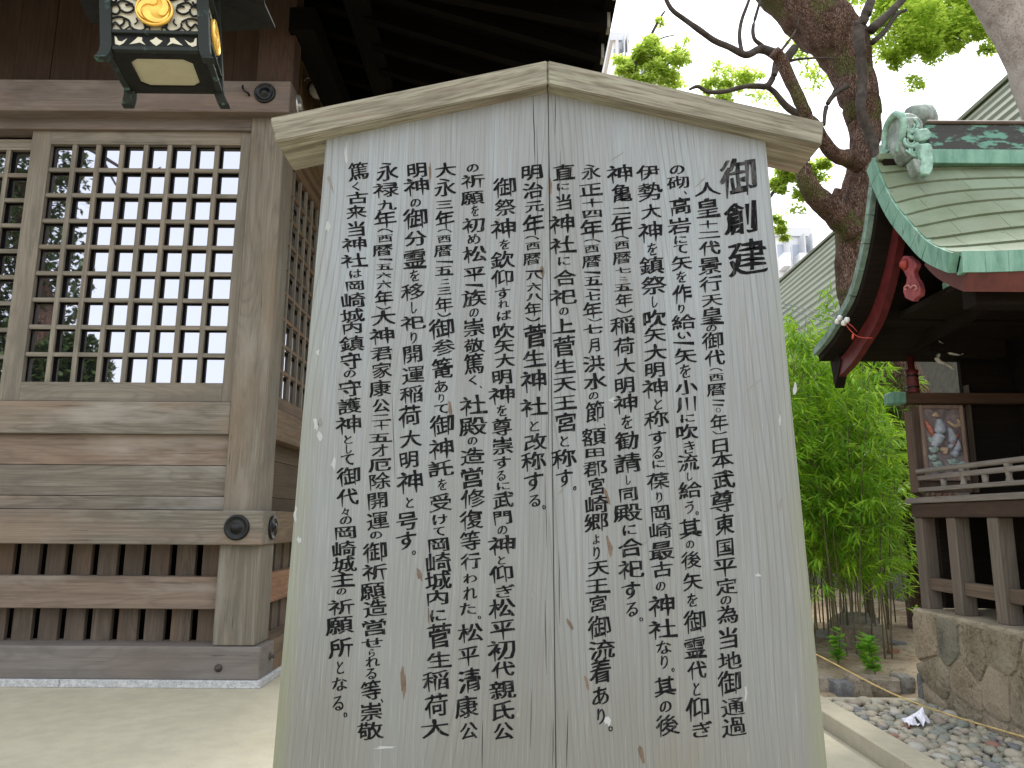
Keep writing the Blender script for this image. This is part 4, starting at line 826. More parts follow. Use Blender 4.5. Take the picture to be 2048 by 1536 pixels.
base = box('stone_base', X0 + .028, 6, 2.4, YR - .05, -.1, ZB - .06, MORT, shr, .02)
box('top_slab', X0 + .02, 6, 2.35, YR, ZB - .06, ZB - .01, MORT, shr, .02)
rs = random.Random(21)
# rubble facing: sloping courses of uneven stones, joints sunk
def stone(poly, m, par, out, nrm, bulge):
    """poly on the wall, bulged outwards"""
    c = sum(poly, Vector()) / len(poly); nrm = Vector(nrm)
    P = []
    n = len(poly)
    for i in range(n):                       # round the corners
        a, b, d = poly[i - 1], poly[i], poly[(i + 1) % n]
        P.append(b + (a - b) * .12); P.append(b + (d - b) * .12)
    n = len(P)
    jit = [Vector((0, rs.uniform(-.008, .008), rs.uniform(-.008, .008))) for _ in P]
    r0 = [c + (p - c) * .975 + j - nrm * .06 for p, j in zip(P, jit)]
    r1 = [c + (p - c) * .965 + j + nrm * (out - .008) for p, j in zip(P, jit)]
    r2 = [c + (p - c) * .90 + j * .5 + nrm * (out + bulge * rs.uniform(.5, 1)) for p, j in zip(P, jit)]
    r3 = [c + (p - c) * .40 + nrm * (out + bulge * rs.uniform(.7, 1.5)) for p in P]
    vs = r0 + r1 + r2 + r3 + [c + nrm * (out + bulge * 1.1)]
    fs = []
    for L in range(3):
        for i in range(n): fs.append((L * n + i, L * n + (i + 1) % n, (L + 1) * n + (i + 1) % n, (L + 1) * n + i))
    for i in range(n): fs.append((3 * n + i, 3 * n + (i + 1) % n, 4 * n))
    fs.append(tuple(range(n))[::-1])
    o = mesh('stone', vs, fs, m, par)
    return o
zr_ = [-.06, .09, .25, .42, ZB - .02]
y_a, y_b = YR, 2.5
def voronoi(seeds, y0, y1, z0, z1):
    cells = []
    for i, (sy, sz) in enumerate(seeds):
        poly = [(y0, z0), (y1, z0), (y1, z1), (y0, z1)]
        for j, (ty, tz) in enumerate(seeds):
            if i == j: continue
            my, mz = (sy + ty) / 2, (sz + tz) / 2; ny, nz = ty - sy, tz - sz; out = []
            for k in range(len(poly)):
                p, q = poly[k], poly[(k + 1) % len(poly)]
                dp = (p[0] - my) * ny + (p[1] - mz) * nz; dq = (q[0] - my) * ny + (q[1] - mz) * nz
                if dp <= 0: out.append(p)
                if dp * dq < 0: t = dp / (dp - dq); out.append((p[0] + (q[0] - p[0]) * t, p[1] + (q[1] - p[1]) * t))
            poly = out
            if len(poly) < 3: break
        cells.append(poly)
    return cells
seeds = []
for j in range(3):
    y = y_b + rs.uniform(0, .1)
    while y < y_a + .02:
        seeds.append((y, .02 + .215 * j + rs.uniform(-.07, .07))); y += rs.uniform(.18, .36)
for it, poly in enumerate(voronoi(seeds, y_b, y_a, -.06, ZB - .025)):
    if len(poly) < 3: continue
    cy_, cz_ = sum(p[0] for p in poly) / len(poly), sum(p[1] for p in poly) / len(poly)
    if max(p[0] for p in poly) - min(p[0] for p in poly) < .05: continue
    P3 = [Vector((X0 + .024 - .0 * (ZB - p[1]), p[0] , p[1])) for p in poly]
    stone(P3, STN[3 if (cz_ < .22 and cy_ > y_a - .2) else rs.choice([0, 0, 2, 1, 0, 2])], base, 0.003, (-1, 0, 0), .010)
# rear face stones (turned to the garden, seen from a step to the side)
for i in range(5):
    for j in range(4):
        xa = X0 + .05 + i * .6; poly = [Vector((xa + .005, YR - .03, zr_[j] + .005)), Vector((xa + .3, YR - .03, zr_[j])), Vector((xa + .59, YR - .03, zr_[j])), Vector((xa + .59, YR - .03, zr_[j + 1] - .006)), Vector((xa + .3, YR - .03, zr_[j + 1] - .002)), Vector((xa, YR - .03, zr_[j + 1] - .005))]
        stone(poly[::-1], STN[rs.randrange(3)], base, 0.0, (0, 1, 0), .02)
# veranda: posts, ties, floor
XV = X0 + .09
ZF0, ZF1 = PX(1940, 1001, X0).z, PX(1940, 988, X0).z
yposts = []
for (ul, vb) in ((1845, 1213), (1912, 1232), (1998, 1258)):
    p = PX(ul, vb, XV + .02); yposts.append(p.y)
d_ = yposts[1] - yposts[2]; yposts += [yposts[2] - .62, yposts[2] - 1.24]
for yq in yposts: box('veranda_post', XV + .01, XV + .115, yq - .10, yq, ZB - .015, ZF0 - .10, GZ, shr, .008)
for i in range(len(yposts) - 1):
    zt_ = PX(1950, 1165, XV + .1).z
    box('tie_beam', XV + .035, XV + .09, yposts[i + 1] + .002, yposts[i] - .102, zt_ - .085, zt_, GB, shr, .004)
for k, xx in enumerate((.75, 1.5, 2.2)):
    for yq in yposts[:4]: box('under_post', X0 + xx, X0 + xx + .12, yq - .12, yq, ZB - .015, ZF0 - .1, DKZ, shr, .006)
box('edge_beam', XV + .0, XV + .16, 2.5, YR + .02, ZF0 - .10, ZF0 - .002, wood('dark_edge_beam', 'y', (0.08, 0.05, 0.035), (0.035, 0.022, 0.016)), shr, .005)
for k in range(16):
    xa = XV - .02 + k * .145
    box('floor_board', xa, xa + .141, 2.45, YR + .05, ZF0, ZF1 - .004 * (k % 2), GY_, shr, .003)
box('under_floor_shade_sheet', X0 + .55, X0 + .60, 2.5, YR, ZB, ZF0 - .1, DKB, shr, 0)  # dark sheet added to paint the shade between the posts
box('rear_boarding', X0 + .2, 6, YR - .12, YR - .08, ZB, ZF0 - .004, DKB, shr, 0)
# railing along the side of the veranda
ya, yb_ = PX(1838, 940, XV).y, 2.6
ztr, zmr, zbr = [PX(2048, v, XV).z for v in (917, 934, 962)]
print('rail', ya, ztr, zmr, zbr, ZF1, ZB, YR)
lathe('top_rail', [(.016, 0), (.018, .02), (.018, ya - yb_ + .02), (.016, ya - yb_ + .04)], (XV + .02, ya + .06, ztr), (0, -1, 0), GY_, shr, 10)
box('middle_rail', XV + .004, XV + .036, yb_, ya + .04, zmr - .018, zmr + .014, GY_, shr, .004)
box('bottom_rail', XV - .004, XV + .044, yb_, ya + .03, zbr - .02, zbr + .008, GY_, shr, .004)
yk = PX(1918, 930, XV).y; st = yk - PX(2008, 920, XV).y
k = 0
yq = yk + st
while yq > yb_:
    if k > 0: lathe('rail_strut', [(.022, 0), (.022, .01), (.016, .03), (.022, ztr - zbr - .03), (.024, ztr - zbr - .012)], (XV + .02, yq, zbr), (0, 0, 1), GY_, shr, 10)
    lathe('rail_strut', [(.020, 0), (.018, .02), (.020, zmr - zbr - .02)], (XV + .02, yq - st / 2, zbr), (0, 0, 1), GY_, shr, 10)
    yq -= st; k += 1
# carved wing panel closing the rear end of the veranda
YW = YR - .02
def wb(name, u0, v0, u1, v1, m, dy0=0, dy1=.05, par=shr, bev=.004):
    p, q = PY(u0, v0, YW), PY(u1, v1, YW); return box(name, p.x, q.x, YW + dy0, YW + dy1, q.z, p.z, m, par, bev)
wb('wing_post', 1817, 822, 1838, 985, DKZ, -.03, .07)
wb('wing_post', 1934, 770, 1956, 985, DKZ, -.02, .07)
cp = wb('carved_panel', 1826, 812, 1950, 985, DKZ, .02, .05)
PKW = wood('pink_grey_frame', 'z', (0.30, 0.21, 0.165), (0.16, 0.11, 0.085), (0.32, 0.16, 0.12), .4)
pa, pb, pc, pd = PY(1839, 808, YW), PY(1921, 810, YW), PY(1937, 938, YW), PY(1851, 942, YW)
fl_, fr2_, ft_, fb_ = PY(1842, 870, YW).x, PY(1930, 870, YW).x, PY(1880, 810, YW).z, PY(1890, 962, YW).z
tw = .030
for nm, a_, b_, c2, d2 in (('frame_stile', fl_, fl_ + tw, fb_, ft_), ('frame_stile', fr2_ - tw, fr2_, fb_, ft_), ('frame_rail', fl_ + tw, fr2_ - tw, ft_ - tw, ft_), ('frame_rail', fl_ + tw, fr2_ - tw, fb_, fb_ + tw)):
    box(nm, a_, b_, YW - .015, YW + .019, c2, d2, PKW, cp, .006)
BLU = plain('worn_pale_blue_paint', (0.34, 0.37, 0.41), .7, 0, .3, .2, 40); OCH = plain('worn_flesh_paint', (0.40, 0.29, 0.20), .7, 0, .3, .25, 40); RDW = plain('worn_red_paint', (0.33, 0.12, 0.085), .7, 0, .3, .35, 30); SEA = plain('worn_sea_green_paint', (0.30, 0.38, 0.34), .7, 0, .3, .25, 40)
box('panel_ground', fl_ + tw, fr2_ - tw, YW + .004, YW + .019, fb_ + tw, ft_ - tw, plain('worn_mauve_ground', (0.20, 0.165, 0.165), .8, 0, .2, .4, 18), cp, 0)
def relief(name, pts, r, m, sq=.6):
    P = [PY(u, v, YW - .002) for u, v in pts]; rs_ = r if isinstance(r, list) else [r] * len(P)
    return tube(name, P, rs_, m, cp, 10, 4, .25)
relief('carved_robe', [(1878, 838), (1880, 860), (1874, 880), (1866, 893)], [.018, .042, .04, .018], BLU)
relief('carved_robe', [(1897, 855), (1905, 878), (1898, 898)], [.014, .03, .012], BLU)
relief('carved_head', [(1866, 832), (1872, 828), (1877, 834)], [.012, .018, .010], OCH)
relief('carved_sleeve', [(1850, 842), (1860, 858), (1868, 874)], [.014, .022, .010], RDW)
relief('carved_sleeve', [(1914, 868), (1909, 884), (1899, 898)], [.014, .018, .008], RDW)
relief('carved_cloud', [(1895, 842), (1908, 852), (1920, 848), (1914, 838)], [.010, .016, .014, .008], OCH)
relief('carved_rock', [(1880, 899), (1893, 900), (1888, 908)], [.014, .024, .012], OCH)
relief('carved_wave', [(1905, 912), (1915, 900), (1914, 880)], [.026, .03, .012], BLU)
for (u, v) in ((1856, 876), (1858, 896), (1856, 912), (1864, 925), (1872, 934), (1895, 920), (1912, 926)):
    relief('carved_wave', [(u, v), (u + 7, v + 3), (u + 14, v + 1), (u + 20, v + 4)], [.008, .016, .017, .008], SEA)
    relief('carved_wave', [(u + 2, v + 5), (u + 10, v + 7), (u + 18, v + 4)], [.006, .012, .006], SEA)
# dark boarding beyond the panel, the shrine body and its inner post
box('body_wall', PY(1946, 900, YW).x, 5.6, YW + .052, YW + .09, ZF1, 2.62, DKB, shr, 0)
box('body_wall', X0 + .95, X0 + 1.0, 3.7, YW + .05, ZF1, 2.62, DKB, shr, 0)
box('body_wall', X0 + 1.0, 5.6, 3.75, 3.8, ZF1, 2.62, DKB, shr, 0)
# cross beam with copper-capped end, red strut, upper tie
p, q = PY(1806, 788, YW), PY(1940, 806, YW); zc0, zc1 = PY(1840, 808, YW).z, PY(1840, 787, YW).z
box('cross_beam', p.x, 5, YW - .05, YW + .07, zc0, zc1, wood('dark_cross_beam', 'x', (0.10, 0.055, 0.03), (0.045, 0.025, 0.015)), shr, .006)
box('beam_end_cap', PY(1776, 795, YW).x, p.x - .001, YW - .056, YW + .076, zc0 - .004, zc1 + .004, VERD, shr, .01)
cz0 = zc1; cx = PY(1821, 740, YW).x; zz1 = PY(1821, 742, YW).z; zz2 = PY(1821, 672, YW).z
lathe('red_strut', [(.043, cz0), (.045, cz0 + .02), (.040, cz0 + .03), (.046, cz0 + .045), (.042, zz1 - .03), (.047, zz1), (.026, zz1 + .012), (.024, zz2 + .1)], (cx, YW - .01, 0), (0, 0, 1), RED, shr, 18)
for z_ in (cz0 + .037, zz1 - .05): lathe('strut_band', [(.047, z_), (.049, z_ + .006), (.047, z_ + .012)], (cx, YW - .01, 0), (0, 0, 1), BLK, shr, 18)
za_ = PY(1800, 676, YW).z; zb2 = PY(1800, 640, YW).z
box('upper_tie', PY(1770, 660, YW).x, 5, YW - .05, YW + .07, za_, zb2, wood('dark_tie', 'x', (0.05, 0.04, 0.032), (0.02, 0.015, 0.012)), shr, .006)
box('tie_end_cap', PY(1754, 660, YW).x, PY(1770, 660, YW).x - .001, YW - .055, YW + .075, za_ - .004, zb2 + .004, VERD, shr, .008)
# ---------------------------------------------------------------- roof
XG = 2.30
front = [(1750, 317), (1767, 362), (1792, 410), (1825, 450), (1858, 485), (1892, 502)]
back = [(1746, 317), (1737, 396), (1729, 458), (1717, 521), (1700, 583), (1678, 626), (1655, 666), (1627, 700)]
front.append((1910, 508))
FP = [PX(u, v, XG) for u, v in front]; BP = [PX(u, v, XG) for u, v in back]
print('roof', [tuple(round(c, 2) for c in p) for p in FP], [tuple(round(c, 2) for c in p) for p in BP])
def dens(P, n):
    Q, _ = smoothpath(P, [0] * len(P), 8); L = [0]
    for i in range(1, len(Q)): L.append(L[-1] + (Q[i] - Q[i - 1]).length)
    out = []
    for k in range(n + 1):
        s = L[-1] * k / n; i = 0
        while i < len(L) - 2 and L[i + 1] < s: i += 1
        t = (s - L[i]) / max(1e-9, L[i + 1] - L[i]); out.append(Q[i].lerp(Q[i + 1], min(1, t)))
    return out
NC = 8
XE2 = 4.9
FD = dens(FP, NC * 3)
def rsurf(t, x):
    """t along the slope 0..1 from ridge to eave; the surface droops towards the gable edge"""
    s = t * NC * 3; i = min(NC * 3 - 1, int(s)); p = FD[i].lerp(FD[i + 1], s - i)
    m = .10 * math.sin(math.pi * min(1, t * 1.0)) ** 1.0 * .9 + .055 * t
    e_ = 1 - math.exp(-((x - XG) / (.3 + .5 * t ** 3)) ** (1 + t ** 4))
    return Vector((x, p.y - m * .25 * e_, p.z + m * e_))
rf = empty('copper_roof', (XG, FD[0].y, FD[0].z)); rf.parent = shr; rf.location = rf.location - wloc(shr)
def rnorm(t, x):
    a = rsurf(min(1, t + .02), x) - rsurf(max(0, t - .02), x); b = rsurf(t, x + .02) - rsurf(t, max(XG, x - .02)); n = b.cross(a); n.normalize()
    return n if n.z > 0 else -n
for j in range(NC):
    x = XG; k = 0
    while x < XE2:
        wd = .27; x1 = x + (wd if not (k == 0) else wd * (.45 + .55 * ((j * 37) % 10) / 10)); x1 = min(x1, XE2)
        t0, t1 = j / NC, (j + 1) / NC - .008
        t1 = min(1, t1)
        vs = []
        for a in range(4):
            for b in range(4):
                t = t0 + (t1 - t0) * a / 3; xx = (x + .0012) + (x1 - x - .0024) * b / 3
                if k > 0: xx += 0
                lift = .003 + .009 * a / 3
                vs.append(rsurf(t, xx) + rnorm(t, xx) * lift)
        n0 = len(vs); vs += [rsurf(t0 + (t1 - t0) * a / 3, x + (x1 - x) * b / 3) - Vector((0, 0, .004)) for a in range(4) for b in range(4)]
        fs = []
        for a in range(3):
            for b in range(3): i = a * 4 + b; fs.append((i, i + 1, i + 5, i + 4))
        per = [0, 1, 2, 3, 7, 11, 15, 14, 13, 12, 8, 4]
        for i in range(12): p_, q_ = per[i], per[(i + 1) % 12]; fs.append((p_, q_, q_ + n0, p_ + n0))
        mesh('copper_sheet', vs, fs, COPY, rf); x = x1; k += 1
# under-body of the roof with thickness
def slab(name, prof, x0, x1, th, m, par):
    vs = []; n = len(prof)
    for x in (x0, x1):
        for p in prof: vs.append(Vector((x, p.y, p.z)))
        for i, p in enumerate(prof):
            a, b = prof[max(0, i - 1)], prof[min(n - 1, i + 1)]; d = (b - a).normalized(); nn = Vector((0, -d.z, d.y)); nn = nn if nn.z < 0 else -nn
            vs.append(Vector((x, p.y + nn.y * th, p.z + nn.z * th)))
    M = 2 * n; fs = []
    for i in range(n - 1):
        fs += [(i, i + 1, M + i + 1, M + i), (n + i, M + n + i, M + n + i + 1, n + i + 1), (i, n + i, n + i + 1, i + 1), (M + i, M + i + 1, M + n + i + 1, M + n + i)]
    fs += [(0, M, M + n, n), (n - 1, 2 * n - 1, M + 2 * n - 1, M + n - 1)]
    return mesh(name, vs, fs, m, par)
BD = dens(BP, 24)
dn = lambda P, d: [p - Vector((0, 0, d)) for p in P]
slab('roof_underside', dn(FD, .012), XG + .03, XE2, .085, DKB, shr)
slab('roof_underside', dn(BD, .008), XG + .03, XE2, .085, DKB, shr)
slab('back_roof_sheet', BD, XG + .002, XE2, .006, COPY, rf)
# green edge strips in short lengths along both gable edges and the eave
def strips(D, nseg, th, x0, x1, m):
    step = (len(D) - 1) / nseg
    for k in range(nseg):
        a = k * step; b = (k + 1) * step - .05
        P = []
        for t in range(4):
            s = a + (b - a) * t / 3; i = min(len(D) - 2, int(s)); P.append(D[i].lerp(D[i + 1], s - i))
        slab('edge_strip', P, x0, x1, th, m, shr)
FDm = [p + Vector((0, 0, .006)) for p in FD]
strips(FDm, 9, .105, XG - .012, XG + .028, VERD); strips([p + Vector((0, 0, .004)) for p in BD], 9, .052, XG - .008, XG + .028, plain('dull_green_edge', (0.15, 0.22, 0.18), .6, 0, .3, .35, 14))
x = XG + .03
ev = FD[-1]
while x < XE2:
    vs = []
    for xx in (x, x + .118):
        p = rsurf(1, xx); vs += [p + Vector((0, -.012, .012)), p + Vector((0, -.004, -.100)), p + Vector((0, .05, -.100)), p + Vector((0, .05, .0))]
    mesh('edge_strip', vs, [(0, 1, 5, 4), (1, 2, 6, 5), (2, 3, 7, 6), (3, 0, 4, 7), (0, 3, 2, 1), (4, 5, 6, 7)], VERD, shr); x += .12
# bargeboards and red eave beam
slab('bargeboard', dn(BD[2:], .12), XG + .14, XG + .19, .12, RED, shr)
box('ridge_foot', XG + .0, XG + .32, FD[0].y - .05, FD[0].y + .09, FD[0].z - .03, FD[0].z + .012, COPY, rf, .004)
slab('bargeboard', dn(FD[:-6], .10), XG + .14, XG + .19, .13, RED, shr)
sb = slab('bargeboard', dn(FD[-9:], .09), XG + .06, XE2, .11, RBR, shr)
bt = BD[-1] - Vector((0, 0, .1))
mesh('bargeboard_tip', [Vector((x, bt.y + a, bt.z + b)) for x in (XG + .13, XG + .20) for a, b in ((.02, .02), (-.03, -.20), (-.16, -.02), (-.1, .08))], [(0, 1, 2, 3), (7, 6, 5, 4), (0, 4, 5, 1), (1, 5, 6, 2), (2, 6, 7, 3), (3, 7, 4, 0)], DKB, shr)
# gable wall and purlins
gy0, gy1 = BD[-1].y - .1, FD[-1].y + .1
gp_ = [Vector((XG + .62, p.y, p.z - .1)) for p in (BD[-4], BD[-10], BD[-16], BD[0], FD[8], FD[14], FD[-3])]
prism('gable_wall', gp_, (1, 0, 0), .04, DKB, shr)
for yy_, zz_ in ((4.4, 3.05), (4.95, 2.72), (3.95, 2.55)): box('purlin', XG + .195, XE2, yy_ - .06, yy_ + .06, zz_ - .14, zz_, DKB, shr, .004)
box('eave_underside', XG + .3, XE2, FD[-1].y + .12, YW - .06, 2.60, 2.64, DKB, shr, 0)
# carved pendant under the gable peak
gx = XG + .13
def gpt(u, v): return PX(u, v, gx)
outl = [(1801, 520), (1806, 512), (1815, 512), (1821, 518), (1828, 522), (1832, 528), (1830, 536), (1826, 545), (1829, 556), (1836, 566), (1840, 580), (1838, 592), (1829, 597), (1826, 603), (1818, 600), (1810, 596), (1806, 584), (1806, 574), (1812, 566), (1813, 556), (1808, 545), (1801, 535), (1798, 527)]
pend = empty('gable_pendant', gpt(1815, 520)); pend.parent = shr; pend.location = pend.location - wloc(shr)
prism('pendant_board', [gpt(*q) for q in outl], (1, 0, 0), .035, PNK, pend, .004)
lathe('pendant_boss', [(.034, 0), (.036, .012), (.022, .02), (.018, .032), (.001, .036)], gpt(1811, 529) + Vector((0, 0, 0)), (-1, 0, 0), plain('red_boss', (0.40, 0.05, 0.03), .5), pend, 6)
for sgn in (1, -1):
    P = []
    for k in range(12):
        a = k / 11 * 4.6; r_ = 9 * (1 - k / 15); P.append(PX(1822 + sgn * (8 - r_ * math.cos(a) * .9), 577 - r_ * math.sin(a) * .9, gx - .006))
    tube('scroll', P, .006, plain('pale_scroll', (0.50, 0.22, 0.20), .6) if sgn == 1 else bpy.data.materials['pale_scroll'], pend, 6, 1)
# ridge box, ridge tiles of copper, and the ornament at its end
YRG = FD[0].y + .02
def zr2(v): return PY(1960, v, YRG - .1).z
RX0 = XG + .30
zz_ = [zr2(v) for v in (313, 303, 283, 265, 249, 241)]
box('ridge_course', RX0, XE2, YRG - .13, YRG + .13, zz_[0] - .06, zz_[1], VERD, shr, .003)
box('ridge_course', RX0, XE2, YRG - .115, YRG + .115, zz_[1] + .002, zz_[2], VERK, shr, .003)
box('ridge_course', RX0, XE2, YRG - .105, YRG + .105, zz_[2] + .002, zz_[3], VERK, shr, .003)
box('ridge_course', RX0, XE2, YRG - .095, YRG + .095, zz_[3] + .002, zz_[4], VERK, shr, .003)
box('ridge_cap', RX0, XE2 + .1, YRG - .11, YRG + .11, zz_[4] + .002, zz_[5], plain('brown_ridge_cap', (0.085, 0.06, 0.045), .6, 0, .4, .3, 9), shr, .012)
orn = empty('ridge_ornament', PX(1790, 300, XG + .16)); orn.parent = shr; orn.location = orn.location - wloc(shr)
OX = XG + .10
def op(u, v, x=OX): return PX(u, v, x)
PV = plain('pale_verdigris', (0.22, 0.36, 0.29), .6, 0, .4, .35, 22)
PV2 = plain('dull_grey_green_copper', (0.20, 0.24, 0.21), .6, 0, .4, .4, 18)
arch = [(1771, 312), (1769, 285), (1773, 255), (1783, 236), (1795, 227), (1806, 236), (1806, 262), (1800, 290), (1797, 303)]
prism('ornament_shield', [op(u, v) for u, v in arch], (1, 0, 0), .10, PV2, orn, .006)
tube('ornament_arch', [op(u, v, OX - .006) for u, v in arch], [.018, .02, .022, .022, .024, .022, .02, .02, .018], PV, orn, 10, 3)
OY = YRG - .20
def yp(u, v, d=0): return PY(u, v, OY + d)
body = [(1806, 226), (1820, 224), (1836, 230), (1848, 244), (1846, 262), (1840, 275), (1842, 292), (1834, 312), (1822, 318), (1808, 306), (1800, 290), (1803, 260)]
prism('ornament_body', [yp(u, v, .02) for u, v in body], (0, 1, 0), .14, PV2, orn, .010)
for k, (u, v, r_) in enumerate(((1822, 252, 14), (1822, 280, 15), (1824, 268, 9), (1830, 300, 13))):
    P = [yp(u + r_ * math.cos(a) * (1 - .12 * i / 9), v + r_ * math.sin(a) * (1 - .12 * i / 9)) for i, a in enumerate([-1.2 + i * .42 for i in range(12)])]
    tube('wave_curl', P, [.007 + .006 * math.sin(math.pi * i / 11) for i in range(12)], PV, orn, 8, 2)
    P = [yp(u + r_ * .5 * math.cos(a), v + r_ * .55 * math.sin(a)) for a in [-.6 + i * .5 for i in range(9)]]
    tube('wave_curl', P, .007, PV, orn, 8, 2)
# the square-ended billet and the long curled tongue facing the eave
prism('billet', [yp(u, v, -.03) for u, v in ((1832, 262), (1840, 257), (1856, 256), (1864, 266), (1859, 277), (1840, 282), (1833, 272))], (0, 1, 0), .12, PV, orn, .006)
prism('curled_tongue', [yp(u, v, -.05) for u, v in ((1836, 287), (1860, 285), (1866, 292), (1867, 310), (1868, 326), (1866, 340), (1858, 350), (1846, 349), (1841, 338), (1844, 322), (1842, 304))], (0, 1, 0), .05, PV, orn, .008)
prism('curled_tongue', [yp(u, v, -.04) for u, v in ((1826, 316), (1842, 318), (1846, 332), (1845, 347), (1838, 344), (1832, 334))], (0, 1, 0), .09, PV2, orn, .006)
for k in range(4): tube('wave_strand', [yp(1812 + k * 4, 300 + k * 3, -.0), yp(1822 + k * 3, 308 + k * 2, -.01), yp(1836 + k, 300 + k * 3, -.0)], .006, PV, orn, 6)
tube('cap_tile', [PX(1822, 235, OX + .2), PX(1845, 232, OX + .3), PX(1853, 246, OX + .42)], [.07, .085, .07], PV2, orn, 12, 2)
prism('foot_scroll', [op(u, v, OX - .01) for u, v in ((1757, 292), (1768, 284), (1771, 300), (1782, 298), (1772, 306), (1762, 316), (1758, 306))], (1, 0, 0), .06, PV, orn, .004)
# pale carved beam ends under the front eave
IV = plain('weathered_ivory_paint', (0.40, 0.39, 0.34), .7, 0, .3, .3, 30)
for pts, r_ in (([(1863, 676), (1878, 684), (1889, 692), (1895, 703)], [.006, .012, .010, .006]), ([(1879, 708), (1874, 716), (1880, 724), (1892, 728), (1904, 736), (1910, 740)], [.010, .018, .014, .010, .012, .004]), ([(1890, 682), (1893, 696), (1900, 706), (1920, 710)], [.005, .009, .011, .006]), ([(1922, 680), (1920, 696), (1926, 708)], [.006, .008, .010]), ([(1960, 660), (1950, 680), (1946, 696)], [.003, .006, .004])):
    P = [PY(u, v, YW - .25) for u, v in pts]; o = tube('carved_beam_end', P, r_, IV, shr, 8, 3, .2)
beam('bracket_arm', PY(1850, 690, YW - .2), PY(2000, 700, YW - .2), .12, .12, DKB, shr)
for u, v in ((1895, 566), (1960, 588)): p = PX(u, v, XG + .3); box('bronze_clip', p.x, p.x + .05, p.y - .02, p.y + .06, p.z - .05, p.z + .02, VERD, shr, .006)
# insulators on the rear gable edge, with their wires
ip = PX(1686, 640, XG - .03)
ins = empty('wire_insulators', ip, 'cluster of small white insulator knobs with thin wires on the green gable edge', 'insulator')
WHT = plain('white_porcelain', (0.62, 0.62, 0.60), .25, 0, .6, .05)
for u, v in ((1680, 636), (1675, 643), (1694, 640), (1688, 646)):
    c_ = PX(u, v, XG - .03); lathe('insulator_knob', [(.001, -.02), (.012, -.018), (.018, -.009), (.019, 0), (.018, .009), (.012, .018), (.001, .02)], c_, (.2, -.3, 1), WHT, ins, 12)
lathe('mounting_stub', [(.012, 0), (.012, .05)], ip + Vector((-.012, 0, -.01)), (1, 0, 0), BLK, ins, 8)
WIR = plain('dark_wire', (0.02, 0.04, 0.03), .5); RWR = plain('red_wire', (0.5, 0.06, 0.04), .5)
tube('wire', [PX(1678, 640, XG - .03), PY(1640, 628, 5.6), PY(1590, 612, 6.4), PY(1540, 604, 7)], .0035, WIR, ins, 5)
tube('wire', [PX(1676, 645, XG - .03), PY(1640, 640, 5.6), PY(1590, 622, 6.4), PY(1540, 610, 7)], .0035, WIR, ins, 5)
tube('wire', [ip, PX(1700, 660, XG), PX(1718, 674, XG + .05), PX(1745, 676, XG + .12)], .003, RWR, ins, 5)
tube('wire', [ip, PX(1704, 652, XG), PX(1715, 664, XG + .05)], .003, RWR, ins, 5)
tube('wire_tag', [PX(1706, 668, XG), PX(1706, 674, XG), PX(1705, 679, XG)], [.006, .009, .003], RWR, ins, 6)

# ================================================================== GROUND THINGS ON THE RIGHT
PEB = []
for i, cc in enumerate([(0.36, 0.325, 0.25), (0.28, 0.265, 0.21), (0.37, 0.335, 0.26), (0.235, 0.245, 0.21), (0.32, 0.275, 0.22), (0.19, 0.19, 0.19), (0.39, 0.37, 0.32), (0.27, 0.15, 0.11)]):
    PEB.append(rocky('river_pebble_%s' % 'abcdefgh'[i], [tuple(x * .8 for x in cc), cc, tuple(min(1, x * 1.15) for x in cc)], 14, .7, .15, .002))
def pebble_mesh(seed):
    bm = bmesh.new(); bmesh.ops.create_icosphere(bm, subdivisions=2, radius=1)
    for v in bm.verts:
        k = 1 + .22 * noise.noise(v.co * 1.1 + Vector((seed * 7, 0, 0))); v.co = Vector((v.co.x * k, v.co.y * k * .74, v.co.z * k * .56))
    me = bpy.data.meshes.new('pebble'); bm.to_mesh(me); bm.free()
    for p in me.polygons: p.use_smooth = True
    return me
bed = mark(sheet('pebble_bed', GX + .001, 3.0, 1.5, GY, 0.0, SOIL, 6, 20, .01), kind='structure')
PMs = []
for i in range(24):
    me = pebble_mesh(i); me.materials.append(PEB[[0, 1, 2, 3, 4, 5, 6, 0, 2, 1, 3, 6, 0, 1, 2, 4, 3, 5, 0, 2, 6, 1, 7, 0][i]]); PMs.append(me)
rp = random.Random(5)
placed = []
tries = 0
vis = []
while tries < 14000:
    tries += 1
    x = rp.uniform(GX + .03, X0 - .01); y = rp.uniform(3.45, GY - .03)
    r = rp.choice([.026, .034, .040, .048, .056]) * rp.uniform(.85, 1.1)
    lay = 0 if tries < 9000 else 1
    if any((x - a) ** 2 + (y - b) ** 2 < ((r + c_) * (.70 if lay == 0 else .62)) ** 2 and l2 == lay for a, b, c_, l2 in placed): continue
    placed.append((x, y, r, lay))
def inview(x, y):
    d = CR.transposed() @ (Vector((x, y, .04)) - CL); u = 1024 + F * d.x / -d.z; v = 768 - F * d.y / -d.z
    return v < 1548 and u < 2060 and u > 1640
placed.sort(key=lambda q: (not inview(q[0], q[1]), -q[2]))
print('pebbles', len(placed), sum(inview(a, b) for a, b, _, _ in placed))
rest = []
for i, (x, y, r, lay) in enumerate(placed):
    M = Matrix.Translation((x, y, .012 + r * .45 + lay * .026)) @ Matrix.Rotation(rp.uniform(0, 6.28), 4, 'Z') @ Matrix.Rotation(rp.uniform(-.35, .35), 4, 'X') @ Matrix.Diagonal((r, r * rp.uniform(.85, 1.1), r * rp.uniform(.8, 1.1), 1))
    me = PMs[rp.randrange(22) if rp.random() < .985 else 22]
    if i < 296 and inview(x, y):
        o = bpy.data.objects.new('pebble', me); COL.objects.link(o); o.parent = bed; o.matrix_world = M
        o.matrix_basis = Matrix.Translation(-bed.location) @ M
    else: rest.append((me, M))
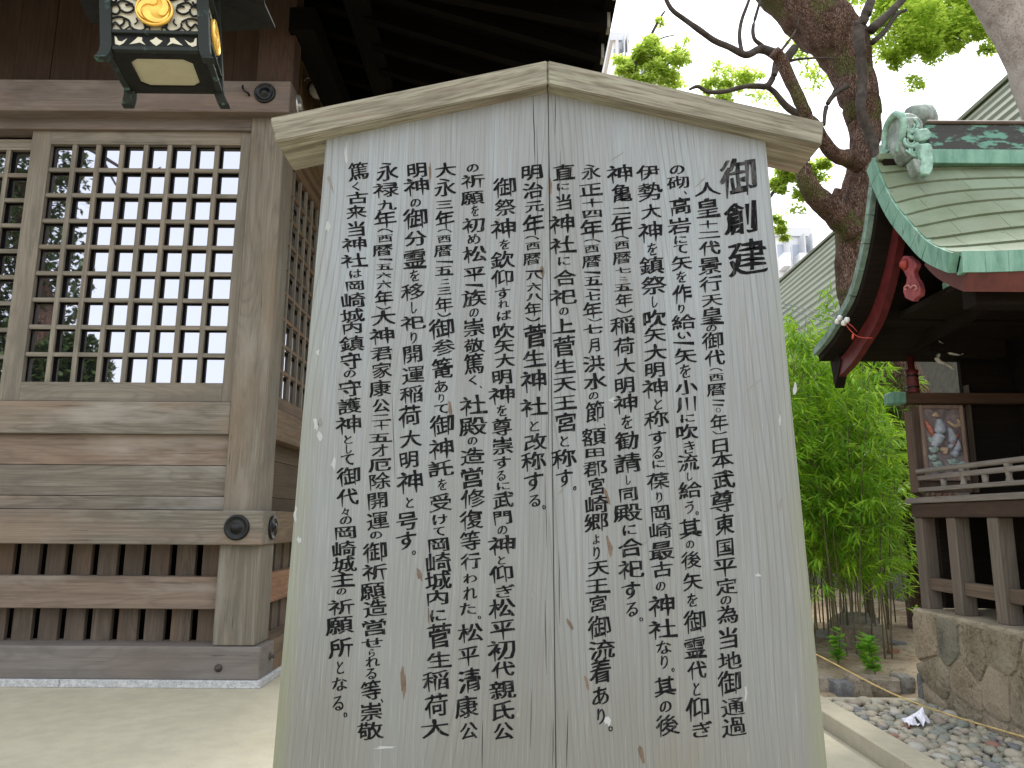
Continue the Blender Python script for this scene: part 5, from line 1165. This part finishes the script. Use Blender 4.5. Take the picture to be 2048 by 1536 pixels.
if rest:
    bm = bmesh.new()
    mats = []
    for me, M in rest:
        if me.materials[0] not in mats: mats.append(me.materials[0])
        n0 = len(bm.faces); n1 = len(bm.verts); bm.from_mesh(me); bm.verts.ensure_lookup_table(); bm.faces.ensure_lookup_table()
        for v in bm.verts[n1:]: v.co = M @ v.co
        for f in bm.faces[n0:]: f.material_index = mats.index(me.materials[0])
    me = bpy.data.meshes.new('far_pebbles'); bm.to_mesh(me); bm.free()
    for m in mats: me.materials.append(m)
    for p in me.polygons: p.use_smooth = True
    mark(link('loose_pebbles', me, None, bed), kind='stuff')
# crumpled white paper on the pebbles
pc_ = PZ(1832, 1442, .09)
vs, fs = [], []
for j in range(9):
    for i in range(7):
        a, b = (i / 6 - .5), (j / 8 - .5)
        z = .035 * noise.noise(Vector((a * 7, b * 7, 2))) + .05 * (1 - (2 * abs(b)) ** 2) * (.6 + a)
        p = pc_ + Matrix.Rotation(.6, 3, 'Z') @ Vector((a * .17 + .03 * math.sin(b * 5), b * .10, max(-.02, z))); vs.append(p)
for j in range(8):
    for i in range(6):
        if i == 2 and j < 5: continue
        k = j * 7 + i; fs.append((k, k + 1, k + 8, k + 7))
o = mesh('crumpled_paper', vs, fs, plain('white_paper', (0.78, 0.77, 0.86), .7, 0, .2, .03))
sm_ = o.modifiers.new('t', 'SOLIDIFY'); sm_.thickness = .0015
mark(o, 'crumpled white paper strip lying on the river pebbles beside the stone base', 'paper')
# the straw rope stretched across
ra, rb_, rc = PY(1560, 1276, 5.75), PY(1780, 1385, 5.15), PY(2100, 1492, 3.98)
o = tube('boundary_rope', [ra, PY(1643, 1314, 5.5), rb_, PY(1900, 1430, 4.75), PY(2048, 1474, 4.15), rc], .0052, plain('straw_rope', (0.50, 0.36, 0.14), .8), None, 6, 4)
mark(o, 'thin straw-coloured rope stretched low in front of the stone base', 'rope')
# edging stones, flat rocks and the brick scrap
ROCK = [rocky('garden_rock_a', [(0.15, 0.125, 0.09), (0.24, 0.20, 0.15), (0.31, 0.27, 0.21)], 7, .9, .7, .02), rocky('garden_rock_b', [(0.10, 0.10, 0.10), (0.16, 0.16, 0.16), (0.21, 0.21, 0.20)], 9, .85, .5, .01), rocky('garden_rock_c', [(0.15, 0.145, 0.12), (0.22, 0.21, 0.18), (0.28, 0.27, 0.23)], 6, .9, .8, .02)]
def rock(u0, u1, v0, v1, depth, m, label, seed, sq=.55, name='rock', group='rocks edging the garden bed', shear=0):
    c0 = PZ((u0 + u1) / 2, v1, .045); a = (Vector(c0) - CL).dot(CR @ Vector((0, 0, -1)))
    wd, ht = (u1 - u0) / F * a, (v1 - v0) / F * a * .82
    bm = bmesh.new(); bmesh.ops.create_cube(bm, size=2); bmesh.ops.subdivide_edges(bm, edges=bm.edges[:], cuts=3, use_grid_fill=True)
    for v in bm.verts:
        p = v.co.copy(); q = p.normalized() * 1.25; p = p.lerp(q, sq)
        p *= 1 + .20 * noise.noise(p * 1.1 + Vector((seed * 5.3, 1, 0))) + .05 * noise.noise(p * 4 + Vector((seed, 0, 0)))
        v.co = Vector((c0.x + p.x * wd / 2 + shear * p.z * wd * .3, c0.y + depth * .5 + p.y * depth / 2, c0.z - .03 + (p.z + .8) * ht * .66))
    o = bme(bm, name, m); mark(o, label, 'rock', group)
rock(1640, 1679, 1348, 1384, .2, ROCK[0], 'brown rounded edging rock nearest the notice board', 1)
rock(1675, 1712, 1358, 1394, .16, ROCK[1], 'small squared dark grey edging block between two brown rocks', 2, .12, group='rocks edging the garden bed')
rock(1712, 1749, 1350, 1396, .2, ROCK[0], 'brown edging rock right of the squared grey block', 3)
rock(1746, 1806, 1352, 1392, .22, ROCK[0], 'long rounded brown edging rock in front of the leafy sprig', 4, .4)
rock(1804, 1836, 1346, 1384, .2, ROCK[2], 'edging rock half tucked against the corner of the stone base', 5)
rock(1684, 1762, 1226, 1274, .35, ROCK[2], 'grey pointed rock behind the leafy shoots', 6, .4, shear=.5)
rock(1690, 1780, 1252, 1304, .4, ROCK[0], 'long flat rock sloping across the bed behind the leafy shoots', 7, .35, shear=.4)
rock(1762, 1818, 1280, 1300, .3, ROCK[1], 'flat dark rock against the far end of the stone base', 8, .3)
rock(1640, 1676, 1262, 1290, .3, ROCK[2], 'low grey rock half hidden behind the notice board', 9, .4)
rock(1780, 1800, 1293, 1312, .06, plain('brick_red', (0.34, 0.18, 0.12), .9, 0, .2, .3, 30), 'small broken brick leaning beside the flat dark rock', 10, .02)
# ================================================================== PLANTS AND TREES
def leafgeo(vs, fs, c, d, up, L, W, kind='lance'):
    d = d.normalized(); s = d.cross(up)
    if s.length < 1e-3: s = d.cross(Vector((1, 0, 0)))
    s.normalize(); n = s.cross(d); b = len(vs)
    if kind == 'lance':
        vs += [c, c + d * L * .35 + s * W / 2 - n * W * .15, c + d * L - n * L * .18, c + d * L * .35 - s * W / 2 - n * W * .15]
        fs.append((b, b + 1, b + 2, b + 3))
    else:
        vs += [c, c + d * L * .45 + s * W / 2, c + d * L - n * L * .1, c + d * L * .45 - s * W / 2]
        fs.append((b, b + 1, b + 2, b + 3))
def rv(r): 
    while True:
        v = Vector((r.uniform(-1, 1), r.uniform(-1, 1), r.uniform(-1, 1)))
        if .05 < v.length < 1: return v
BLEAF = leafmat('bamboo_leaf', (0.07, 0.21, 0.009), (0.19, 0.43, 0.017), (0.46, 0.66, 0.05), .42, 3.6)
CULM = plain('bamboo_culm', (0.10, 0.085, 0.035), .5, 0, .4, .4, 5)
rb = random.Random(31)
def bamboo_meshes(seed, H, n_leaf, low):
    r = random.Random(seed); vs, fs = [], []
    lx, ly = r.uniform(-.12, .12), r.uniform(-.12, .12)
    cur = lambda t: Vector((lx * t * t * 2, ly * t * t * 2, H * t))
    P = [cur(i / 10) for i in range(11)]; tubegeo(P, [.0075 * (1 - .75 * i / 10) for i in range(11)], 6, 0, vs, fs)
    # joints
    for k in range(1, 14):
        t = k / 15; p = cur(t); tubegeo([p - Vector((0, 0, .004)), p, p + Vector((0, 0, .004))], [.0075 * (1 - .7 * t), .0105 * (1 - .7 * t), .0075 * (1 - .7 * t)], 6, 0, vs, fs)
    lv, lf = [], []
    nb_ = 30
    for k in range(nb_):
        t = low + (1.0 - low) * (k / nb_) ** .9; p = cur(t); a = r.uniform(0, 6.28); L = r.uniform(.12, .38) * (1.15 - .5 * t)
        d = Vector((math.cos(a), math.sin(a), r.uniform(.3, .9))).normalized()
        tw = [p, p + d * L * .5, p + d * L + Vector((0, 0, -.06 * L))]
        tubegeo(tw, [.0022, .0016, .001], 3, 0, vs, fs)
        for q in range(n_leaf // nb_):
            s = r.uniform(.35, 1.05); c = p + d * L * s + Vector((0, 0, -.06 * L * s)) + rv(r) * .03
            ld = (Vector((math.cos(a + r.uniform(-1.6, 1.6)), math.sin(a + r.uniform(-1.6, 1.6)), r.uniform(-.9, .35))))
            leafgeo(lv, lf, c, ld, Vector((r.uniform(-.3, .3), r.uniform(-.3, .3), 1)), r.uniform(.08, .16), r.uniform(.014, .023))
    m1 = bpy.data.meshes.new('culm'); m1.from_pydata([tuple(v) for v in vs], [], fs); m1.materials.append(CULM)
    m2 = bpy.data.meshes.new('foliage'); m2.from_pydata([tuple(v) for v in lv], [], lf); m2.materials.append(BLEAF)
    return m1, m2
BM = [bamboo_meshes(100 + i, 2.0, 480, .20 + .07 * (i % 3)) for i in range(5)]
root = empty('bamboo', (0, 0, 0), 'slender green bamboo cane in the dense stand behind the notice board', 'bamboo', 'bamboo canes of the stand')
c1 = link('culm', BM[0][0], None, root, Vector()); f1_ = link('foliage', BM[0][1], None, root, Vector())
spots = []
for k in range(4000):
    if len(spots)   >= 120: break
    Y = rb.uniform(6.7, 9.4); u = rb.uniform(1540, 1880)
    x = PY(u, 1040, Y).x
    if x > X0 - .1 and Y < YR + .25: continue
    if any((x - a) ** 2 + (Y - b) ** 2 < .19 ** 2 for a, b, _ in spots): continue
    # tops rise to the left of the shrine roof
    if u > 1765 and Y < 9.1: continue
    topv = 650 + 60 * rb.random() + (110 if u > 1735 else 0) + max(0, 1640 - u) * .7
    spots.append((x, Y, PY(u, topv, Y).z))
spots.sort(key=lambda q: q[1])
for k, (x, Y, top) in enumerate(spots):
    m1, m2 = BM[rb.randrange(5)]
    if k == 0: o, oc, of = root, c1, f1_
    else:
        o = root.copy(); COL.objects.link(o); oc = c1.copy(); COL.objects.link(oc); of = f1_.copy(); COL.objects.link(of); oc.parent = o; of.parent = o
    oc.data, of.data = m1, m2
    o.location = (x, Y, .06); s = (top - .06) / 2.0 * rb.uniform(.74, 1.1); o.scale = (1.15, 1.15, s); o.rotation_euler = (rb.uniform(-.05, .05), rb.uniform(-.05, .05), rb.uniform(0, 6.28))
# low leafy shoots in the bed
SHL = leafmat('shoot_leaf', (0.12, 0.40, 0.04), (0.22, 0.52, 0.05), (0.42, 0.66, 0.08), .5, 9)
def shoot(u, v, hpx, label, seed, wpx):
    r = random.Random(seed); b = PZ(u, v, .09); a = (b - CL).dot(CR @ Vector((0, 0, -1))); H = hpx / F * a; W = wpx / F * a / 2
    o = empty('leafy_shoot', b, label, 'plant', 'leafy shoots in the garden bed')
    vs, fs = [], []; lv, lf = [], []
    for k in range(3):
        d = Vector((r.uniform(-.5, .5) * W * 1.4, r.uniform(-.3, .3) * W, H * r.uniform(.55, 1))); P = [b, b + d * .5 + Vector((r.uniform(-.01, .01), 0, 0)), b + d]; tubegeo(P, [.004, .003, .002], 5, 0, vs, fs)
        for q in range(26):
            t = r.uniform(.12, 1.02); p = b + d * t; an = r.uniform(0, 6.28)
            leafgeo(lv, lf, p, Vector((math.cos(an), math.sin(an), r.uniform(-.1, .7))), Vector((0, 0, 1)), r.uniform(.06, .095), r.uniform(.045, .07), 'o')
    mesh('stem', vs, fs, CULM, o); m_ = mesh('foliage', lv, lf, SHL, o)
shoot(1677, 1330, 74, 'small bright green leafy shoot nearest the notice board, behind the brown edging rock', 3, 38)
shoot(1752, 1354, 80, 'larger bright green leafy shoot behind the long rounded rock', 4, 52)
shoot(1738, 1338, 70, 'taller pale leafed shoot just left of the larger one', 8, 34)
# ---------------------------------------------------------------- big tree
BARK = NG('rough_bark', 0.9, 0.2)
v_ = BARK.coord((1, 1, .28), world=True); f1 = BARK.noise(v_, 9, 6, .7, .6); f2 = BARK.noise(v_, 38, 4, .65, .3); f3 = BARK.noise(BARK.coord(world=True), 2.2, 3, .5)
vo = BARK.n('ShaderNodeTexVoronoi', feature='DISTANCE_TO_EDGE'); BARK.l(v_, vo.inputs['Vector']); vo.inputs['Scale'].default_value = 60
cr = BARK.ramp(vo.outputs['Distance'], [(0.0, 1.0), (0.12, 0.0)])
c = BARK.mix(BARK.ramp(f1, [(0.38, 0.0), (0.62, 1.0)]), (0.085, 0.045, 0.030), (0.19, 0.115, 0.082))
c = BARK.mix(BARK.ramp(f2, [(0.52, 0.0), (0.7, .6)]), c, (0.38, 0.30, 0.24)); c = BARK.mix(BARK.math('MULTIPLY', cr, .6), c, (0.035, 0.016, 0.012))
c = BARK.mix(BARK.ramp(f3, [(0.54, 0.0), (0.62, .75)]), c, (0.10, 0.105, 0.03)); BARK.color(c)
BARK.bump(BARK.math('SUBTRACT', BARK.math('ADD', f1, BARK.math('MULTIPLY', f2, .4)), BARK.math('MULTIPLY', cr, .7)), 1.0, .05); BARK = BARK.m
DBK = plain('dark_twig_bark', (0.055, 0.045, 0.038), .9, 0, .2, .4, 12, .5)
MLEAF = leafmat('fresh_maple_leaf', (0.30, 0.46, 0.045), (0.42, 0.56, 0.08), (0.66, 0.76, 0.18), .72, 2)
TLEAF = leafmat('tree_leaf', (0.22, 0.40, 0.035), (0.36, 0.56, 0.055), (0.62, 0.72, 0.12), .68, 2)
def ppath(pts, Y, dY=0, seed=0):
    """pixel path with radii in pixels -> path in a leaning sheet at distance Y"""
    r = random.Random(seed); P, Q = [], []; n = len(pts)
    for i, (u, v, w_) in enumerate(pts):
        y = Y + dY * i / max(1, n - 1) + (r.uniform(-.03, .03) if 0 < i else 0)
        p = PY(u, v, y); a = (p - CL).dot(CR @ Vector((0, 0, -1))); P.append(p); Q.append(w_ / F * a)
    return P, Q
TY = 8.6
tr = empty('large_tree', PZ(1870, 1262, .03), 'large old tree with reddish brown mossy bark and forked leaning trunk behind the small shrine', 'tree')
P, Q = ppath([(1885, 1290, 62), (1872, 1150, 52), (1858, 1010, 48), (1842, 900, 44), (1812, 800, 46), (1778, 720, 46), (1738, 660, 36), (1706, 600, 27), (1697, 540, 25), (1699, 480, 27), (1708, 420, 29), (1718, 350, 26), (1727, 300, 27), (1729, 250, 32), (1716, 200, 36), (1706, 150, 38), (1685, 100, 52), (1658, 60, 58), (1610, 20, 52), (1560, -20, 44), (1500, -70, 36)], TY, .5, 1)
P, Q = smoothpath(P, Q, 4); vs, fs = tubegeo(P, Q, 22, .16, freq=4.5); mesh('trunk', vs, fs, BARK, tr, True)
def limb(pts, dY=0, seed=0, m=BARK, name='limb', Y=TY, par=None, rough=.2):
    P, Q = ppath(pts, Y, dY, seed); P, Q = smoothpath(P, Q, 4); vs, fs = tubegeo(P, Q, 9, rough, freq=7); return mesh(name, vs, fs, m, par or tr, True)
limb([(1712, 470, 20), (1690, 445, 26), (1662, 418, 24), (1636, 396, 22), (1612, 362, 18), (1604, 330, 15), (1612, 285, 14), (1614, 245, 13), (1606, 214, 12), (1583, 167, 12), (1562, 121, 13), (1548, 104, 12)], -.5, 2)
limb([(1664, 410, 14), (1672, 394, 11), (1677, 378, 8)], -.1, 3, name='broken_stub')
limb([(1718, 330, 18), (1698, 318, 17), (1672, 310, 15), (1650, 288, 13), (1632, 258, 13), (1618, 240, 12)], -.4, 4)
limb([(1552, 110, 11), (1533, 100, 9), (1517, 99, 8), (1500, 108, 7.5), (1485, 108, 7), (1458, 94, 6.5), (1425, 79, 6), (1396, 58, 5.5), (1367, 37, 5), (1342, 17, 4.5), (1328, -10, 4)], -.4, 5, DBK, 'branch')
limb([(1484, 107, 4.5), (1479, 75, 4), (1483, 42, 3.5), (1498, 0, 3), (1502, -20, 2.5)], .1, 6, DBK, 'branch')
limb([(1536, 101, 5), (1520, 88, 4.5), (1508, 76, 4), (1507, 50, 3.5), (1521, 0, 3), (1526, -20, 2.5)], -.1, 7, DBK, 'branch')
limb([(1567, 124, 9), (1578, 110, 9), (1590, 96, 7)], 0, 8, DBK, 'broken_stub')
limb([(1562, 118, 7), (1552, 126, 7), (1548, 150, 6), (1535, 171, 6), (1515, 172, 5.5), (1492, 173, 5), (1470, 178, 4.5), (1450, 183, 4.5), (1417, 184, 4.5), (1396, 173, 4), (1379, 179, 2.5)], -.4, 9, DBK, 'branch')
limb([(1530, 171, 5), (1548, 184, 6), (1565, 204, 7), (1583, 221, 7), (1602, 230, 8)], .1, 10, DBK, 'branch')
limb([(1694, 172, 6), (1683, 179, 5), (1662, 196, 5), (1651, 220, 4), (1648, 250, 3)], -.2, 11, DBK, 'branch')
limb([(1664, 194, 4), (1670, 180, 3.5), (1676, 166, 2.5)], 0, 12, DBK, 'branch')
limb([(1580, 122, 3), (1600, 118, 2.5), (1640, 116, 2), (1680, 118, 1.5)], -.2, 13, DBK, 'branch')
limb([(1560, 105, 3), (1575, 85, 2.5), (1592, 60, 2), (1600, 30, 1.5)], .2, 14, DBK, 'branch')
vn = ppath([(1748, -20, 10), (1742, 0, 9), (1729, 37, 10), (1718, 55, 11), (1720, 104, 10), (1725, 167, 9), (1722, 217, 10), (1742, 271, 11), (1752, 310, 10), (1762, 380, 9)], TY - .42, 0, 15)
P, Q = smoothpath(*vn, 4); vs, fs = tubegeo(P, Q, 9, .15, freq=7)
o = mesh('climbing_vine', vs, fs, DBK, None, True); mark(o, 'dark thick vine climbing up the front of the large reddish tree trunk', 'vine')
limb([(1742, 60, 10), (1775, 30, 8), (1800, 5, 7), (1830, -30, 6)], .2, 16, DBK, 'branch')
limb([(1745, 85, 6), (1770, 62, 5), (1792, 30, 4), (1812, 20, 3)], .1, 17, DBK, 'branch')
def crown(name, par, clusters, m, seed, L=(.045, .08), W=(.026, .042), twigs=None):
    """clusters: (u, v, radius px, distance, leaves)"""
    r = random.Random(seed); vs, fs = [], []; tv, tf = [], []
    for (u, v, rp_, Y, n) in clusters:
        c = PY(u, v, Y); a = (c - CL).dot(CR @ Vector((0, 0, -1))); R_ = rp_ / F * a
        sub = [c + Vector((q.x, q.y, q.z * .7)) * R_ for q in (rv(r) for _ in range(max(4, n // 45)))]
        for s_ in sub:
            if twigs: tubegeo([c + (s_ - c) * .1, c + (s_ - c) * .55 + rv(r) * .04 * R_, s_], [.006, .004, .002], 4, 0, tv, tf)
            for _ in range(int(n * 2.8) // len(sub)):
                q = rv(r); p = s_ + Vector((q.x, q.y, q.z * .7)) * R_ * .52
                leafgeo(vs, fs, p, Vector((r.uniform(-1, 1), r.uniform(-1, 1), r.uniform(-.6, .4))), Vector((r.uniform(-.5, .5), r.uniform(-.5, .5), 1)), r.uniform(*L), r.uniform(*W), 'o')
    o = mark(mesh(name, vs, fs, m, par), kind='stuff')
    if tv: mark(mesh('twigs', tv, tf, DBK, par), kind='stuff')
    return o
crown('crown', tr, [(1800, 60, 60, 9.3, 900), (1860, 30, 60, 9.6, 1000), (1840, 95, 38, 9.4, 420), (1920, 20, 45, 9.6, 620), (1905, 70, 30, 9.5, 260), (1955, 50, 40, 9.4, 420), (1890, 60, 50, 9.5, 520), (1960, 10, 40, 9.5, 420), (1985, 60, 26, 9.4, 150), (1975, 100, 18, 9.4, 60), (1770, 110, 22, 9.3, 140), (1760, 15, 40, 9.3, 420), (1640, 60, 28, 9.6, 90), (1618, 95, 30, 9.6, 60), (1640, 150, 40, 9.8, 70), (1700, 190, 25, 9.4, 30), (1790, 130, 18, 9.4, 60), (1820, 175, 24, 9.5, 34), (1600, 20, 30, 9.7, 60), (1830, 150, 20, 9.4, 30), (1700, -30, 60, 9.4, 400), (1850, -60, 100, 9.6, 900)], TLEAF, 41, (.05, .085), (.028, .045), True)
# second trunk leaning in at the top right corner
t2 = empty('leaning_tree', PZ(2210, 1290, .03), 'second tree with a smooth pale trunk leaning in at the top right corner', 'tree')
limb([(2230, 1300, 46), (2200, 1000, 42), (2165, 700, 40), (2130, 450, 38), (2105, 300, 38), (2085, 200, 42), (2064, 120, 48), (2036, 50, 50), (1996, -10, 48), (1950, -70, 44)], 0, 18, rocky('smooth_pale_bark', [(0.20, 0.165, 0.14), (0.31, 0.27, 0.24), (0.40, 0.36, 0.33)], 5, .85, .4, .02), 'trunk', 7.4, t2, .08)
crown('crown', t2, [(2020, 30, 30, 7.8, 60), (2090, 60, 60, 7.8, 300), (2010, -60, 70, 7.8, 400)], TLEAF, 43, twigs=True)
# young maples beyond, light green
def maple(base_uv, stem, cl, label, seed, Y):
    t_ = empty('young_maple', PZ(base_uv[0], base_uv[1], 0) if base_uv[1] > 1100 else Vector((PY(base_uv[0], 900, Y).x, Y, 0)), label, 'tree', 'young maples beyond the notice board')
    for i, s_ in enumerate(stem): limb(s_, 0, seed + i, DBK, 'trunk' if i == 0 else 'branch', Y, t_, .1)
    crown('crown', t_, cl, MLEAF, seed, (.05, .085), (.03, .05), True)
maple((1300, 900), [[(1240, 1130, 9), (1245, 700, 8), (1255, 400, 6), (1266, 150, 4.5), (1290, 95, 3.5), (1318, 40, 2.5), (1330, 22, 1.5)], [(1262, 170, 3), (1310, 150, 2.5), (1336, 128, 2), (1352, 122, 1.5)], [(1284, 105, 2), (1320, 78, 1.5), (1350, 70, 1)]],
      [(1262, 118, 26, 11, 420), (1300, 108, 30, 11, 480), (1290, 150, 34, 11, 520), (1335, 158, 34, 11.2, 420), (1340, 118, 26, 11, 170), (1318, 84, 26, 11, 130), (1250, 150, 20, 11, 220), (1365, 95, 22, 11, 60), (1325, 40, 12, 11, 30), (1380, 120, 18, 11, 24)], 'young light green maple seen between the dark eaves and the ridge of the notice board', 51, 11)
maple((1450, 900), [[(1450, 1130, 9), (1452, 600, 7), (1450, 260, 4), (1452, 170, 2.5)]],
      [(1430, 165, 24, 11.5, 230), (1470, 168, 34, 11.5, 300), (1455, 192, 30, 11.5, 260), (1500, 155, 20, 11.5, 80), (1445, 135, 18, 11.5, 50), (1540, 195, 34, 11.5, 60), (1590, 75, 26, 11.5, 46)], 'young light green maple rising behind the middle of the right cap beam', 56, 11.5)
maple((1600, 900), [[(1500, 1130, 9), (1515, 700, 7), (1530, 420, 4), (1600, 345, 2.5)], [(1528, 440, 3), (1550, 455, 2), (1570, 462, 1.5)]],
      [(1570, 350, 26, 10.5, 420), (1620, 345, 30, 10.5, 460), (1645, 330, 18, 10.5, 120), (1560, 372, 20, 10.5, 220), (1568, 462, 18, 10.5, 190), (1555, 440, 14, 10.5, 80), (1590, 425, 18, 10.5, 26), (1600, 385, 20, 10.5, 130)], 'young light green maple filling the gap below the right end of the cap', 61, 10.5)
# ---------------------------------------------------------------- the long ribbed roof beyond
RX, = (9.0,)
pr1, pr2 = PX(2048, 112, RX), PX(1562, 574, RX)
LR = empty('ribbed_roof_hall', (RX, pr1.y, 0), 'long hall beyond with grey-green ribbed metal roof sloping down behind the bamboo', 'hall')
RM = NG('grey_green_roof_metal', 0.6, 0.35)
f1 = RM.noise(RM.coord((1, .2, 1), world=True), 1.3, 4, .6); f2 = RM.noise(RM.coord(world=True), 30, 3, .6)
RM.color(RM.mix(RM.ramp(f2, [(0.35, .35), (0.5, 0.0)]), RM.mix(RM.ramp(f1, [(0.35, 0.0), (0.65, 1.0)]), (0.065, 0.082, 0.042), (0.10, 0.118, 0.07)), (0.10, 0.11, 0.07))); RM = RM.m
zr0_ = (pr1.z + pr2.z) / 2
print('long roof', tuple(pr1), tuple(pr2))
ya_, yb2 = pr1.y - 4, pr2.y + 1.5
slope = 1.62; npan = 17; pw_ = .19
for k in range(npan):
    xh, xl = RX - k * pw_, RX - (k + 1) * pw_; zh, zl_ = zr0_ - k * pw_ * slope, zr0_ - (k + 1) * pw_ * slope
    o_ = .05
    vs = [(xh, ya_, zh), (xh, yb2, zh), (xl - .02, yb2, zl_ + o_), (xl - .02, ya_, zl_ + o_), (xh, ya_, zh - .06), (xh, yb2, zh - .06), (xl - .02, yb2, zl_ - .03), (xl - .02, ya_, zl_ - .03)]
    mesh('roof_panel', vs, [(0, 1, 2, 3), (7, 6, 5, 4), (0, 3, 7, 4), (3, 2, 6, 7), (2, 1, 5, 6), (1, 0, 4, 5)], RM, LR)
    beam('roof_rib', (xl - .0, ya_, zl_ + .02), (xl - .0, yb2, zl_ + .02), .035, .05, RM, LR, bev=0)
box('ridge_strip', RX - .1, RX + .1, ya_, yb2, zr0_ - .04, zr0_ + .05, RM, LR, .01)
zlow_ = zr0_ - npan * pw_ * slope
box('hall_wall', RX - npan * pw_ + .15, RX + 5, ya_ + .5, yb2 - .5, -.06, zlow_ + .6, plain('grey_render', (0.075, 0.07, 0.055), .9), LR, 0)
mesh('gable_end', [(RX, yb2 - .3, zr0_ - .08), (RX - npan * pw_ + .5, yb2 - .3, zlow_ + .1), (RX + 5, yb2 - .3, zlow_ + .1), (RX, yb2 - .2, zr0_ - .08), (RX - npan * pw_ + .5, yb2 - .2, zlow_ + .1), (RX + 5, yb2 - .2, zlow_ + .1)], [(0, 1, 2), (5, 4, 3), (0, 3, 4, 1), (1, 4, 5, 2), (2, 5, 3, 0)], bpy.data.materials['grey_render'], LR)
mesh('far_roof_slope', [(RX + .02, ya_, zr0_ - .05), (RX + .02, yb2, zr0_ - .05), (RX + 6, yb2, zr0_ - 3.9), (RX + 6, ya_, zr0_ - 3.9), (RX + .02, ya_, zr0_ - .12), (RX + .02, yb2, zr0_ - .12), (RX + 6, yb2, zr0_ - 4.0), (RX + 6, ya_, zr0_ - 4.0)], [(3, 2, 1, 0), (4, 5, 6, 7), (0, 4, 7, 3), (3, 7, 6, 2), (2, 6, 5, 1), (1, 5, 4, 0)], RM, LR)
# ---------------------------------------------------------------- far flats
FW = plain('hazy_white_render', (0.8, 0.82, 0.85), .8, 0, .3, .05, .3, 0); FG = plain('hazy_window_glass', (0.42, 0.47, 0.55), .2, 0, .6, .2, .5, 0); FGR = plain('hazy_grey_render', (0.6, 0.62, 0.65), .8, 0, .3, .05, .3, 0)  # distance haze and overexposure put into the colours, lifted towards white
def flats(u0, u1, v0, Y, label, nst, st=3.0, ncol=4):
    p, q = PY(u0, v0, Y), PY(u1, v0, Y); top = p.z
    b = empty('apartment_block', (p.x, Y, 0), label, 'building', 'far apartment blocks')
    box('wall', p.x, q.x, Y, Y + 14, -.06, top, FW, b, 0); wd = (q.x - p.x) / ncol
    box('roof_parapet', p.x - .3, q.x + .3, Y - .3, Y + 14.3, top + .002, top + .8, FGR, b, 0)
    for s in range(nst):
        z = top - (s + 1) * st
        if z < 4: break
        for c in range(ncol):
            x = p.x + wd * c
            if c == 1:
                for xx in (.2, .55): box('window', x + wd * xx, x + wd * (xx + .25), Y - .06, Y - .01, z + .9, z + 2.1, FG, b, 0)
            else:
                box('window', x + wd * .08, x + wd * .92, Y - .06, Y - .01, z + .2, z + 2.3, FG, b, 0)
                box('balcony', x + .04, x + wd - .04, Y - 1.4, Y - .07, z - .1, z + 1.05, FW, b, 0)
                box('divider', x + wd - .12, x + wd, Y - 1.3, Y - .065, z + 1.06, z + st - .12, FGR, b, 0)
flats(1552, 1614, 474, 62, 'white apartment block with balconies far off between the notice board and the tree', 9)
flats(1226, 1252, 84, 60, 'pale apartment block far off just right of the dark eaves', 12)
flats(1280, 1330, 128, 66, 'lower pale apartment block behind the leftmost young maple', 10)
# ---------------------------------------------------------------- behind the viewer: what the window glass mirrors
sh = empty('shade_tree', (-9.6, -2.2, 0), 'dark leafy tree standing opposite the latticed windows, mirrored in their glass', 'tree')
vs, fs = tubegeo([Vector((-9.3, -2.2, -.1)), Vector((-9.25, -2.2, 2)), Vector((-9.35, -2.3, 4.4)), Vector((-9.9, -2.4, 6.4)), Vector((-10.4, -2.4, 8.4))], [.55, .48, .46, .30, .16], 12, .15); mesh('trunk', vs, fs, BARK, sh, True)
r = random.Random(77); vs, fs = [], []
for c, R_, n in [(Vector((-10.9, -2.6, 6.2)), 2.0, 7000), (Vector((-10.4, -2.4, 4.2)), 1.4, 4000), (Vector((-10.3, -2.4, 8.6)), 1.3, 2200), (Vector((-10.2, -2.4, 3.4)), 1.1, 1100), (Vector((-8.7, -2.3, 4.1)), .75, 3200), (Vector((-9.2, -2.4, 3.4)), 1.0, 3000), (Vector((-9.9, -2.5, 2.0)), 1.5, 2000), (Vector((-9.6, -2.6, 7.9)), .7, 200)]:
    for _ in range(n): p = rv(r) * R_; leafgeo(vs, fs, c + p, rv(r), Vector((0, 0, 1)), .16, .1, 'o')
mark(mesh('crown', vs, fs, leafmat('shadowed_leaf', (0.03, 0.06, 0.015), (0.05, 0.09, 0.02), (0.08, 0.12, 0.03), .2), sh), kind='stuff')  # shadow within the crown put into the dark greens
tube('branch', [(-10.2, -2.3, 8.2), (-9.3, -2.3, 8.9), (-8.5, -2.3, 8.6), (-7.8, -2.3, 8.2), (-7.3, -2.3, 8.4)], [.07, .05, .04, .025, .012], DBK, sh, 6)
tube('branch', [(-8.6, -2.3, 8.7), (-8.2, -2.3, 8.0), (-7.9, -2.3, 7.8)], [.03, .02, .01], DBK, sh, 6)
